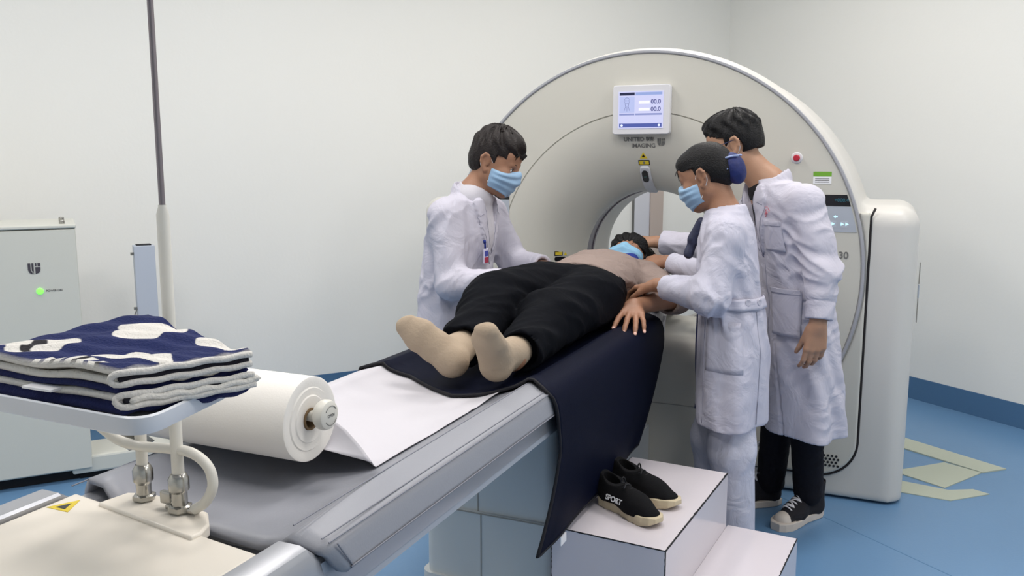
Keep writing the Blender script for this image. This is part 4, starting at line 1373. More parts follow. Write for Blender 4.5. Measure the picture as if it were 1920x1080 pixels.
def head_parts(F, C, B, s=1.0, k=.012, face=True):
    """add a head to field F; C centre between the ears, B basis"""
    W = lambda x, y, z: C + s * (B[0] * x + B[1] * y + B[2] * z)
    e = lambda c, r, kk=k, op='u': F.ell(W(*c), np.array(r) * s, B, kk * s, op)
    e((0, -.018, .032), (.0735, .094, .086), 0.02)
    e((0, .020, -.010), (.066, .074, .092), .03)
    e((0, .040, -.050), (.050, .050, .058), .03)
    F.cap(W(-.052, .002, -.052), W(-.012, .070, -.096), .020 * s, .015 * s, .03 * s)
    F.cap(W(.052, .002, -.052), W(.012, .070, -.096), .020 * s, .015 * s, .03 * s)
    e((0, .072, -.094), (.020, .016, .016), .02)
    e((0, .062, .052), (.050, .030, .035), .03)                       # forehead
    F.cap(W(-.036, .077, .018), W(-.012, .088, .016), .009 * s, .008 * s, .012 * s)
    F.cap(W(.036, .077, .018), W(.012, .088, .016), .009 * s, .008 * s, .012 * s)
    e((-.040, .060, -.022), (.024, .026, .020), .02); e((.040, .060, -.022), (.024, .026, .020), .02)
    for sx in (-1, 1):
        F.ell(W(sx * .031, .094, .001), np.array((.017, .012, .011)) * s, B, .010 * s, 's')
        F.ell(W(sx * .031, .075, .000), np.array((.0135, .0135, .0125)) * s, B, .004 * s)
    F.cap(W(0, .088, .010), W(0, .108, -.024), .0075 * s, .0105 * s, .014 * s)
    for sx in (-1, 1): e((sx * .012, .096, -.029), (.009, .011, .007), .008)
    F.cap(W(-.018, .082, -.055), W(.018, .082, -.055), .008 * s, .008 * s, .010 * s)
    F.cap(W(-.015, .081, -.064), W(.015, .081, -.064), .008 * s, .008 * s, .010 * s)
    # ears
    for sx in (-1, 1):
        Bt = basis(B[1] - .35 * B[2] * 0, B[2] - .15 * B[1])
        # rim
        pts = [(sx * .070, .004, -.030), (sx * .078, .000, -.036), (sx * .083, -.012, -.024), (sx * .088, -.024, -.004), (sx * .090, -.026, .014), (sx * .086, -.016, .028), (sx * .080, -.002, .026), (sx * .074, .004, .012)]
        for a, b in zip(pts[:-1], pts[1:]): F.cap(W(*a), W(*b), .0052 * s, .0052 * s, .006 * s)
        F.ell(W(sx * .078, -.010, .002), np.array((.006, .017, .026)) * s, B, .008 * s)
        F.ell(W(sx * .088, -.006, .000), np.array((.006, .008, .012)) * s, B, .004 * s, 's')
        F.cap(W(sx * .076, .001, -.030), W(sx * .080, -.004, -.034), .0075 * s, .007 * s, .006 * s)

def finger(F, p, d, n, lens, rs, angs, k=.007):
    """p start, d direction, n palm normal: each joint turns the finger towards n"""
    d = nrm(d); n = nrm(n - d * (n @ d)); out = [p]
    q = p.copy(); tot = 0
    for i, (L, a) in enumerate(zip(lens, angs)):
        tot += a
        dd = d * math.cos(tot) + n * math.sin(tot)
        q2 = q + dd * L
        F.cap(q, q2, rs[i], rs[i + 1], k if i == 0 else .003)
        q = q2; out.append(q)
    return out, d * math.cos(tot) + n * math.sin(tot), -d * math.sin(tot) + n * math.cos(tot)

def hand(F, W, d, n, thumb, curl=(.35, .45, .35), spread=.09, sc=1.0, th=(.75, .25), nails=None, curls=None):
    """W wrist, d towards the fingers, n out of the palm, thumb = +1 / -1 side (cross(d, n) * thumb)"""
    W = np.asarray(W, float); d = nrm(d); n = np.asarray(n, float); n = nrm(n - d * (n @ d)); s = np.cross(d, n) * thumb
    kn = {'index': (.088, .031), 'middle': (.091, .010), 'ring': (.087, -.011), 'little': (.079, -.030)}
    F.cap(W - d * .01, W + d * .02, .021 * sc, .021 * sc, .015, s, 1.35)
    for i, (nm, (a, b)) in enumerate(kn.items()):
        b0 = b * .62
        K = W + (d * a + s * b) * sc
        F.cap(W + (d * .012 + s * b0 * .8) * sc, K, .0145 * sc, .0108 * sc, .012)
    F.ell(W + (d * .045 + s * .0 - n * -.004) * sc, np.array((.040, .046, .013)) * sc, np.stack([s, d, n]), .012)
    L = {'index': (.043, .025, .021), 'middle': (.047, .029, .022), 'ring': (.044, .027, .022), 'little': (.035, .020, .019)}
    for i, (nm, (a, b)) in enumerate(kn.items()):
        K = W + (d * a + s * b) * sc
        dd = nrm(d + s * (1.5 - i) * spread)
        cu = curls[i] if curls else curl
        r0 = (.0098, .0090, .0082, .0070) if nm != 'little' else (.0086, .0078, .0070, .0060)
        pts, dv, nv = finger(F, K, dd, n, [x * sc for x in L[nm]], [x * sc for x in r0], cu)
        if nails is not None: nails.append((pts[-1] + dv * .0005 - nv * r0[3] * sc * .78, dv, nv, s, sc))
    # thumb
    T0 = W + (d * .018 + s * .024 + n * .006) * sc
    td = nrm(d * math.cos(th[0]) + s * math.sin(th[0]) + n * .35)
    T1 = T0 + td * .046 * sc
    F.cap(T0, T1, .0155 * sc, .0118 * sc, .014)
    td2 = nrm(td + n * th[1] + d * .25); T2 = T1 + td2 * .032 * sc
    F.cap(T1, T2, .0112 * sc, .0098 * sc, .004)
    td3 = nrm(td2 + n * th[1] * .6); T3 = T2 + td3 * .024 * sc
    F.cap(T2, T3, .0100 * sc, .0080 * sc, .003)
    if nails is not None: nails.append((T3 - s * 0 - np.cross(td3, nrm(np.cross(td3, n))) * 0 - n * .006 * sc, td3, n, s, sc))

def make_nails(name, nails, parent):
    for p, dv, nv, s, sc in nails:
        bm = bmesh.new()
        bmesh.ops.create_uvsphere(bm, u_segments=10, v_segments=6, radius=1)
        y = nrm(dv); z = nrm(nv - y * (nv @ y)); x = np.cross(y, z)
        M = Matrix([[x[i] * .0052 * sc, y[i] * .0068 * sc, z[i] * .0018 * sc, p[i]] for i in range(3)] + [[0, 0, 0, 1]])
        bmesh.ops.transform(bm, matrix=M, verts=bm.verts)
        bm_link(name, bm, M_NAIL, parent, smooth=True)

def local_field(lo, hi, h): return Field(lo, hi, h)

def head_obj(name, F, m, parent, C, B, s=1.0):
    """mesh a field that was built in head coordinates"""
    return field_obj(F, name, m, parent, (s * B, C))

def face_field(lo, hi, h, grow=0.0):
    F = Field(lo, hi, h)
    head_parts(F, V3(0, 0, 0), np.eye(3)); F.f -= grow
    return F

def hair_short(parent, C, B, s, m, top=.022, seed=1, side_cut=-.012, fringe=.035, nape=-.055, sweep=1):
    F = Field((-.125, -.15, -.10), (.125, .14, .17), .0030)
    X, Y, Z = F.P()
    # outer volume
    F.ell((0, -.014, .042), (.0850, .103, .082 + top), None, 0)
    F.ell((0, .030, .085), (.066, .070, .038 + top * .4), None, .02)
    F.ell((0, -.055, -.005), (.067, .058, .068), None, .02)
    th = np.arctan2(X, Y + .03)
    lum = .0035 * np.sin(th * 11 + 3 * np.sin(Z * 40) + seed) + .003 * np.sin(th * 19 + Z * 60 * sweep + seed * 2) + .0025 * flow(X, Y, Z, 70, seed)
    lum = lum * np.clip((Z - .02) / .06, .12, 1)
    f = F.f - lum
    # cuts: face, ears, nape
    zline = fringe + .008 * np.sin(X * 160 + seed) + .004 * np.sin(X * 330)
    face = np.maximum(zline - Z, -(Y - (.040 + .25 * (Z - fringe))))         # in front and below the fringe
    cutf = np.minimum(Z - zline, Y * 0 + 1)
    infront = np.minimum(zline - Z, Y - (.030 - np.clip(np.abs(X) - .05, 0, .03) * .2))
    f = np.maximum(f, infront)
    sideb = np.minimum(-(Z - side_cut), (Y + .022) + 0 * X)
    f = np.maximum(f, sideb)
    ear = .029 - np.sqrt((Y + .008) ** 2 + (Z + .006) ** 2 * .9) + 0 * X
    f = np.maximum(f, np.minimum(ear, np.abs(X) - .060))
    f = np.maximum(f, (nape - Z) + .004 * np.sin(X * 120) + 0 * Y)
    # hollow inside, just under the scalp
    G = Field((-.125, -.15, -.10), (.125, .14, .17), .0030)
    G.ell((0, -.018, .032), (.0735, .094, .086), None); G.ell((0, .020, -.010), (.066, .074, .092), None, .03)
    f = np.maximum(f, -(G.f + .006))
    F.f = f.astype(np.float32)
    return head_obj('hair', F, m, parent, C, B, s)

def tufts(parent, C, B, s, m, specs, name='hair_tuft'):
    bm = bmesh.new()
    for p0, p1, p2, r in specs:
        pts = spline([p0, p1, p2], 5)
        P = [Vector(C + s * (B[0] * p.x + B[1] * p.y + B[2] * p.z)) for p in pts]
        n = len(P); tube(bm, P, [r * (1 - i / (n - 1)) ** .7 + .0004 for i in range(n)], 7)
    o = bm_link(name, bm, m, parent, smooth=True); o['kind'] = 'stuff'; return o

def brows_eyes(parent, C, B, s, m=None, closed=False):
    W = lambda x, y, z: Vector(C + s * (B[0] * x + B[1] * y + B[2] * z))
    for sx in (-1, 1):
        bm = bmesh.new()
        tube(bm, [W(sx * .014, .0955, .019), W(sx * .026, .0915, .024), W(sx * .038, .0825, .023), W(sx * .046, .075, .018)], [.0022, .003, .0026, .001], 7, flat=.6)
        bm_link('eyebrow', bm, m or M_HAIR, parent, smooth=True)
        bm = bmesh.new()
        bmesh.ops.create_uvsphere(bm, u_segments=16, v_segments=12, radius=.0118 * s)
        bmesh.ops.translate(bm, vec=W(sx * .031, .0775, -.0005), verts=bm.verts)
        e = bm_link('eye', bm, M_EYEW, parent, smooth=True)
        bm = bmesh.new(); bmesh.ops.create_uvsphere(bm, u_segments=14, v_segments=10, radius=.0058 * s)
        bmesh.ops.translate(bm, vec=W(sx * .031, .0842, -.001), verts=bm.verts)
        bm_link('iris', bm, M_EYEB, e, smooth=True)
        bm = bmesh.new()   # lash line
        tube(bm, [W(sx * .019, .0865, .001), W(sx * .025, .0900, .0055), W(sx * .034, .0890, .0062), W(sx * .043, .0830, .001)], [.0008, .0014, .0014, .0008], 6)
        bm_link('eyelash', bm, m or M_HAIR, parent, smooth=True)

def face_mask(parent, C, B, s, m=None, tilt=0.0, loops=True, up=.0):
    m = m or M_MASK
    F = Field((-.09, -.005, -.13), (.09, .15, .03), .0026)
    X, Y, Z = F.P()
    F.ell((0, .030, -.040), (.068, .071, .078), None, 0)
    F.cap((0, .098, .0), (0, .112, -.030), .010, .010, .035)
    F.cap((-.02, .088, -.055), (.02, .088, -.055), .014, .014, .03)
    F.cap((-.015, .070, -.096), (.015, .070, -.096), .020, .020, .03)
    F.cap((-.040, .060, -.03), (.040, .060, -.03), .032, .032, .03)
    f = F.f - .0035
    zt = (-.004 + up) + .0 * X - np.abs(X) * .18 + .008 * np.exp(-(X / .016) ** 2)
    zb = -.112 + np.abs(X) * .42
    pl = .0022 * np.sin((Z - zb) / (zt - zb) * 2 * PI * 3.0) * np.clip((Y - .02) / .05, 0, 1)
    f = f + pl + .0015 * flow(X, Y, Z, 60, 3)
    f = np.maximum(f, Z - zt); f = np.maximum(f, zb - Z); f = np.maximum(f, (.020 + .0 * Z) - Y)
    F.f = f.astype(np.float32)
    o = head_obj('face_mask', F, m, parent, C, B, s)
    if loops:
        W = lambda x, y, z: Vector(C + s * (B[0] * x + B[1] * y + B[2] * z))
        for sx in (-1, 1):
            bm = bmesh.new()
            tube(bm, spline([W(sx * .064, .034, -.018 + up), W(sx * .072, .016, .006), W(sx * .079, .000, .024), W(sx * .084, -.016, .020), W(sx * .085, -.028, .0), W(sx * .080, -.022, -.022), W(sx * .074, .000, -.045), W(sx * .066, .026, -.074)], 5), .0014, 6)
            bm_link('ear_loop', bm, M_LOOP, o, smooth=True)
    return o

def wrinkle(F, amp, fr, seed, mask=None, dirv=None):
    X, Y, Z = F.P()
    n = creases(X, Y, Z, fr, seed, dirv) * amp
    if mask is not None: n = n * mask(X, Y, Z)
    F.f = (F.f - n).astype(np.float32)

def near(p, r):
    p = np.asarray(p, float)
    return lambda X, Y, Z: np.exp(-((X - p[0]) ** 2 + (Y - p[1]) ** 2 + (Z - p[2]) ** 2) / (r * r))

def sleeve(F, sho, elb, wri, r=(.068, .060, .050), k=.03, cuff=.0, hollow=.03):
    F.chain([sho, elb, wri], r, k, .03)

def cuff_hole(F, elb, wri, r, depth=.02):
    d = nrm(np.asarray(wri, float) - np.asarray(elb, float)); w = np.asarray(wri, float)
    sl = F.box(w - .16, w + .16)
    X, Y, Z = F.P(sl)
    t = (X - w[0]) * d[0] + (Y - w[1]) * d[1] + (Z - w[2]) * d[2]
    # flat end
    rad = np.sqrt(np.maximum((X - w[0]) ** 2 + (Y - w[1]) ** 2 + (Z - w[2]) ** 2 - t * t, 0))
    cutend = np.minimum(-t, .11 - rad)            # beyond the cuff plane (negative outside)
    g = F.f[sl]
    g = np.where(rad < .10, np.maximum(g, t), g)
    inner = np.maximum(rad - r, -(t + depth))
    F.f[sl] = np.where(rad < .10, np.maximum(g, -inner), g)

def side(F, sec): pass

# ------------------------------------------------------------------ shoes (built heel at the origin, toe along +y)
def canvas_shoe(parent, pos, yaw, s=1.0, right=1):
    M = Matrix.Translation(pos) @ Matrix.Rotation(yaw, 4, 'Z') @ Matrix.Scale(s, 4)
    A = np.array(M.to_3x3()).T; t = np.array(pos)
    sh = thing_child('high_top_shoe', parent, pos)
    def out(y):      # half width along the sole
        return np.interp(y, [0, .02, .06, .12, .18, .23, .262, .28], [.014, .027, .031, .033, .044, .043, .032, .016])
    def cx(y): return np.interp(y, [0, .1, .18, .28], [0, -.004, 0, .008]) * right
    F = Field((-.06, -.015, -.003), (.06, .295, .035), .0028); X, Y, Z = F.P()
    d = np.maximum(np.abs(X - cx(Y).astype(np.float32)) - out(Y).astype(np.float32) - .004, np.abs(Y - .139) - .140)
    dz = np.abs(Z - .015) - (.012 + .003 * (Y > .2))
    F.f = (np.sqrt(np.maximum(d, 0) ** 2 + np.maximum(dz, 0) ** 2) + np.minimum(np.maximum(d, dz), 0) - .003).astype(np.float32)
    field_obj(F, 'rubber_sole', M_RUBBER, sh, (A, t))
    F = Field((-.07, -.02, .01), (.07, .295, .20), .0030); X, Y, Z = F.P()
    F.cap((0, .040, .05), (0, .040, .155), .037, .042, .0, (0, 1, 0), 1.12)
    F.cap((0, .040, .045), (0, .14, .045), .034, .034, .03)
    F.cap((0, .075, .11), (.002 * right, .17, .052), .034, .031, .03)
    F.cap((.002 * right, .16, .040), (.006 * right, .236, .030), .036, .030, .03, (1, 0, 0), 1.18)
    F.f = np.maximum(F.f, .022 - Z); F.f = np.maximum(F.f, Z - .158)
    F.f = (F.f - .001 * flow(X, Y, Z, 120, 4)).astype(np.float32)
    ins = np.sqrt(X ** 2 + ((Y - .040) / 1.12) ** 2) - .036
    F.f = np.maximum(F.f, -np.maximum(ins, .125 - Z)).astype(np.float32)
    up = field_obj(F, 'canvas_upper', M_CANVAS, sh, (A, t))
    F = Field((-.06, .19, .01), (.07, .295, .075), .0028); X, Y, Z = F.P()
    F.cap((.002 * right, .16, .040), (.006 * right, .236, .030), .0375, .0318, .0, (1, 0, 0), 1.18)
    F.f = np.maximum(np.maximum(F.f, .024 - Z), .222 + .35 * np.abs(X - .004 * right) * 0 + 4 * (X - .004 * right) ** 2 - Y).astype(np.float32)
    field_obj(F, 'toe_cap', M_RUBBER, sh, (A, t))
    # laces
    def T(p): return M @ Vector(p)
    rows = [(.205, .076), (.188, .082), (.170, .091), (.152, .101), (.134, .113), (.119, .126), (.105, .139), (.092, .151)]
    for i, (y, z) in enumerate(rows):
        bm = bmesh.new()
        for a, b in ((-1, 1),):
            tube(bm, spline([T((-.023, y - .004, z - .010)), T((-.010, y + .002, z + .002)), T((.010, y + .002, z + .002)), T((.023, y - .004, z - .010))], 4), .0032, 6, flat=1)
            if i < len(rows) - 1:
                y2, z2 = rows[i + 1]
                sg = 1 if i % 2 else -1
                tube(bm, spline([T((-.022 * sg, y - .003, z - .008)), T((0, (y + y2) / 2, (z + z2) / 2 + .004)), T((.022 * sg, y2 - .003, z2 - .008))], 4), .003, 6)
        bm_link('lace', bm, M_LACE, sh, smooth=True)
    bm = bmesh.new()
    for sg in (-1, 1):
        tube(bm, spline([T((0, .088, .158)), T((sg * .020, .100, .168)), T((sg * .034, .112, .155)), T((sg * .020, .108, .150)), T((0, .09, .156))], 5), .0028, 6)
        tube(bm, spline([T((0, .088, .158)), T((sg * .014, .110, .152)), T((sg * .022, .128, .128))], 5), .0026, 6)
    bm_link('bow', bm, M_LACE, sh, smooth=True)
    # round ankle patch
    bm = bmesh.new()
    lathe(bm, [(0, .0035), (.018, .003), (.020, 0), (.020, -.004)], (0, 0, 0), 'X', 28)
    sgn = -right
    Mp = M @ Matrix.Translation((sgn * .0385, .038, .115)) @ (Matrix.Rotation(PI, 4, 'Z') if sgn < 0 else Matrix.Identity(4))
    bmesh.ops.transform(bm, matrix=Mp, verts=bm.verts)
    bm_link('ankle_patch', bm, mat('patch grey', srgb(120, 122, 140), .7), sh, auto=40)
    return sh

def thing_child(name, parent, pos):
    """an empty below a person that groups one garment's pieces"""
    o = bpy.data.objects.new(name, None); COL.objects.link(o); o.parent = parent
    o.location = Vector(pos) - parent.location
    return o

def sneaker(label, pos, yaw, right=1, roll=0):
    M = Matrix.Translation(pos) @ Matrix.Rotation(yaw, 4, 'Z') @ Matrix.Scale(.90, 4)
    A = np.array(M.to_3x3()).T; t = np.array(pos)
    sh = thing('sneaker', pos, label, 'shoe', 'pair of sneakers on the step stool')
    def out(y): return np.interp(y, [0, .015, .05, .11, .17, .22, .25, .262], [.012, .030, .034, .033, .044, .041, .030, .016]).astype(np.float32)
    def cx(y): return (np.interp(y, [0, .1, .18, .27], [0, -.004, .0, .008]) * right).astype(np.float32)
    F = Field((-.065, -.02, -.003), (.065, .285, .075), .0026); X, Y, Z = F.P()
    ztop = .030 + .018 * np.exp(-((Y + .005) / .035) ** 2) + .004 * np.exp(-((Y - .25) / .03) ** 2)
    Yb = Y - .262
    zbot = .001 + .022 * np.clip((Y - .19) / .08, 0, 1) ** 2 + .008 * np.clip((.03 - Y) / .04, 0, 1) ** 2
    d = np.maximum(np.abs(X - cx(Y)) - out(Y) - .001, np.abs(Y - .128) - .136) + .10 * np.abs(Z - .018)
    dz = np.maximum(Z - ztop, zbot - Z)
    F.f = (np.sqrt(np.maximum(d, 0) ** 2 + np.maximum(dz, 0) ** 2) + np.minimum(np.maximum(d, dz), 0) - .002 - .0008 * np.sin(Y * 160)).astype(np.float32)
    field_obj(F, 'sole', M_SOLE, sh, (A, t))
    F = Field((-.06, -.025, .015), (.065, .27, .135), .0026); X, Y, Z = F.P()
    F.cap((0, .035, .045), (0, .040, .082), .033, .030, .0, (0, 1, 0), 1.22)
    F.cap((0, .05, .05), (.0, .16, .036), .036, .034, .03)
    F.cap((0, .07, .075), (.004 * right, .18, .045), .026, .026, .035)
    F.cap((.002 * right, .16, .034), (.006 * right, .226, .026), .036, .029, .03, (1, 0, 0), 1.18)
    F.cap((0, .006, .06), (0, .000, .104), .014, .010, .03, (1, 0, 0), 1.6)
    F.f = np.maximum(F.f, .022 - Z)
    F.f = np.maximum(F.f, Z - (.098 + .010 * np.cos((Y - .0) * 40)))
    ins = np.sqrt(X ** 2 + ((Y - .045) / 1.55) ** 2) - .022
    F.f = np.maximum(F.f, -np.maximum(ins, .050 - Z))
    F.f = (F.f - .0008 * flow(X, Y, Z, 130, 5)).astype(np.float32)
    field_obj(F, 'knit_upper', M_KNIT, sh, (A, t))
    def T(p): return M @ Vector(p)
    for i, (y, z) in enumerate(((.172, .071), (.152, .078), (.132, .086), (.112, .095))):
        bm = bmesh.new(); tube(bm, spline([T((-.020, y, z - .008)), T((0, y + .004, z + .002)), T((.020, y, z - .008))], 5), .0022, 6); bm_link('lace', bm, M_LACEB, sh, smooth=True)
    bm = bmesh.new()
    tube(bm, spline([T((0, .108, .098)), T((.012, .114, .120)), T((.030, .124, .128)), T((.030, .118, .112)), T((.004, .108, .100))], 6), .0022, 6)
    tube(bm, spline([T((0, .108, .098)), T((.022, .130, .104)), T((.040, .142, .100))], 6), .0020, 6)
    bm_link('bow', bm, M_LACEB, sh, smooth=True)
    return sh, M
s1, M1s = sneaker('black knit sneaker with cream sole, its printed side towards the front of the stool', (-.750, 2.375, .4305), R(-119), 1)
Mt = M1s @ Matrix.Translation((.0455, .100, .050)) @ Matrix.Rotation(PI / 2, 4, 'Z') @ Matrix.Rotation(R(72), 4, 'X')
text('lettering', 'SPORT', .022, Mt.to_translation(), Mt.to_euler(), M_WHITE, s1, .0006)
bm = bmesh.new(); tube(bm, spline([M1s @ Vector(p) for p in ((.0365, .128, .050), (.0385, .136, .046), (.041, .150, .034))], 5), .0012, 5); tube(bm, spline([M1s @ Vector(p) for p in ((.033, .018, .056), (.0352, .035, .050), (.0358, .050, .046))], 5), .0012, 5)
bm_link('side_stripe', bm, M_WHITE, s1, smooth=True)
sneaker('black knit sneaker with cream sole, standing behind the one with printed letters', (-.742, 2.500, .4305), R(-116), -1)

def bunch(seed, n=7, amp=.012, z0=.4, z1=.95):
    rg_ = np.random.RandomState(seed); ph = rg_.uniform(0, 6.28, 4)
    def fn(Z, T):
        g = np.clip((z1 - Z) / (z1 - z0), 0, 1)
        return (amp * g * (np.sin(n * T + ph[0] + 1.5 * np.sin(Z * 3 + ph[1])) + .6 * np.sin((n // 2 + 1) * T + ph[2])) + .0025 * np.sin(9 * T + Z * 22 + ph[3] + 2 * np.sin(Z * 9 + T))).astype(np.float32)
    return fn

def vcut(F, apex, topc, halfw, facing, depth, ztop, lap=.004, lapw=.045):
    """V opening of a coat: apex point on the chest line, widening upwards to halfw at ztop; lapels get a raised rim"""
    X, Y, Z = F.P()
    f = nrm(np.array([facing[0], facing[1], 0])); l = np.array([-f[1], f[0], 0])
    cxz = apex[0] + (topc[0] - apex[0]) * (Z - apex[2]) / (topc[2] - apex[2]); cyz = apex[1] + (topc[1] - apex[1]) * (Z - apex[2]) / (topc[2] - apex[2])
    u = (X - cxz) * l[0] + (Y - cyz) * l[1]; fr = (X - cxz) * f[0] + (Y - cyz) * f[1]
    hw = halfw * np.clip((Z - apex[2]) / (ztop - apex[2]), 0, 1.15)
    inV = np.maximum(np.abs(u) - hw, apex[2] - Z)
    front = fr > 0
    # lapel band
    band = (np.abs(u) - hw > 0) & (np.abs(u) - hw < lapw * np.clip((Z - apex[2]) / (ztop - apex[2]) * 2.2, 0, 1)) & (Z > apex[2]) & front & (Z < ztop + .02)
    F.f = np.where(band, F.f - lap, F.f)
    closed_line = front & (Z <= apex[2]) & (u > -.002) & (u < .010)
    F.f = np.where(closed_line, F.f + .0035, F.f)
    cut = np.where(front, inV, 1.0)
    F.f = np.maximum(F.f, np.minimum(-cut, F.f + depth)).astype(np.float32)

def collar(F, c, n, r, h=.022, th=.008, open_dir=None, gap=.9, k=.004, lean=.0):
    """a standing / folded collar: a band around axis n at c, open towards open_dir"""
    n = nrm(n); od = nrm(np.asarray(open_dir, float) - n * (np.asarray(open_dir, float) @ n)); l = np.cross(n, od)
    N = 22
    pts = []
    for i in range(N + 1):
        a = gap / 2 + (2 * PI - gap) * i / N
        fall = (math.cos(a) + 1) / 2
        pts.append(np.asarray(c, float) + (od * math.cos(a) + l * math.sin(a)) * r - n * .045 * fall ** 2 + n * .0)
    for a, b in zip(pts[:-1], pts[1:]):
        F.cap(a, b, th, th, k, n, h / th)

def coat_lines(F, parent, apex, topc, halfw, facing, ztop, zbot, lapw=.045, m=None, tilt=0):
    """grey lines that paint shade along the lapels and the front closing, traced on the finished coat"""
    f = nrm(V3(facing[0], facing[1], 0)); l = V3(-f[1], f[0], 0)
    m = m or mat('cotton seam and edge shade', srgb(150, 150, 166), .8)  # darker grey paints in the shade along lapel and front edges
    def at(z, u, k=.0008):
        t = (z - apex[2]) / (topc[2] - apex[2]) if z > apex[2] else 0
        c = V3(apex[0] + (topc[0] - apex[0]) * t, apex[1] + (topc[1] - apex[1]) * t, z) + l * u
        q = march(F, c - f * .02, f)
        return None if q is None else q + f * k
    def run(name, zs, us):
        pts = [at(z, u) for z, u in zip(zs, us)]
        pts = [p for p in pts if p is not None]
        if len(pts) > 3:
            # drop jumps
            out = [pts[0]]
            for p in pts[1:]:
                if np.linalg.norm(p - out[-1]) < .05: out.append(p)
            bm = bmesh.new(); tube(bm, out, .0014, 6); bm_link(name, bm, m, parent, smooth=True)
    for sg in (-1, 1):
        zs = np.linspace(apex[2] + .01, ztop - .01, 16)
        run('lapel_edge', zs, [sg * (halfw * (z - apex[2]) / (ztop - apex[2]) + .004) for z in zs])
        zs = np.linspace(apex[2] + .004, ztop - .055, 14)
        run('lapel_edge', zs, [sg * (halfw * (z - apex[2]) / (ztop - apex[2]) + lapw * min((z - apex[2]) / (ztop - apex[2]) * 1.5, 1)) for z in zs])
        z1 = ztop - .055
        zs = [z1 + .010 * k / 4 for k in range(5)]
        run('lapel_notch', zs, [sg * (halfw * .7 + lapw - .020 * k / 4) for k in range(5)])
    zs = np.linspace(zbot, apex[2], 30)
    run('front_edge', zs, [.006] * 30)

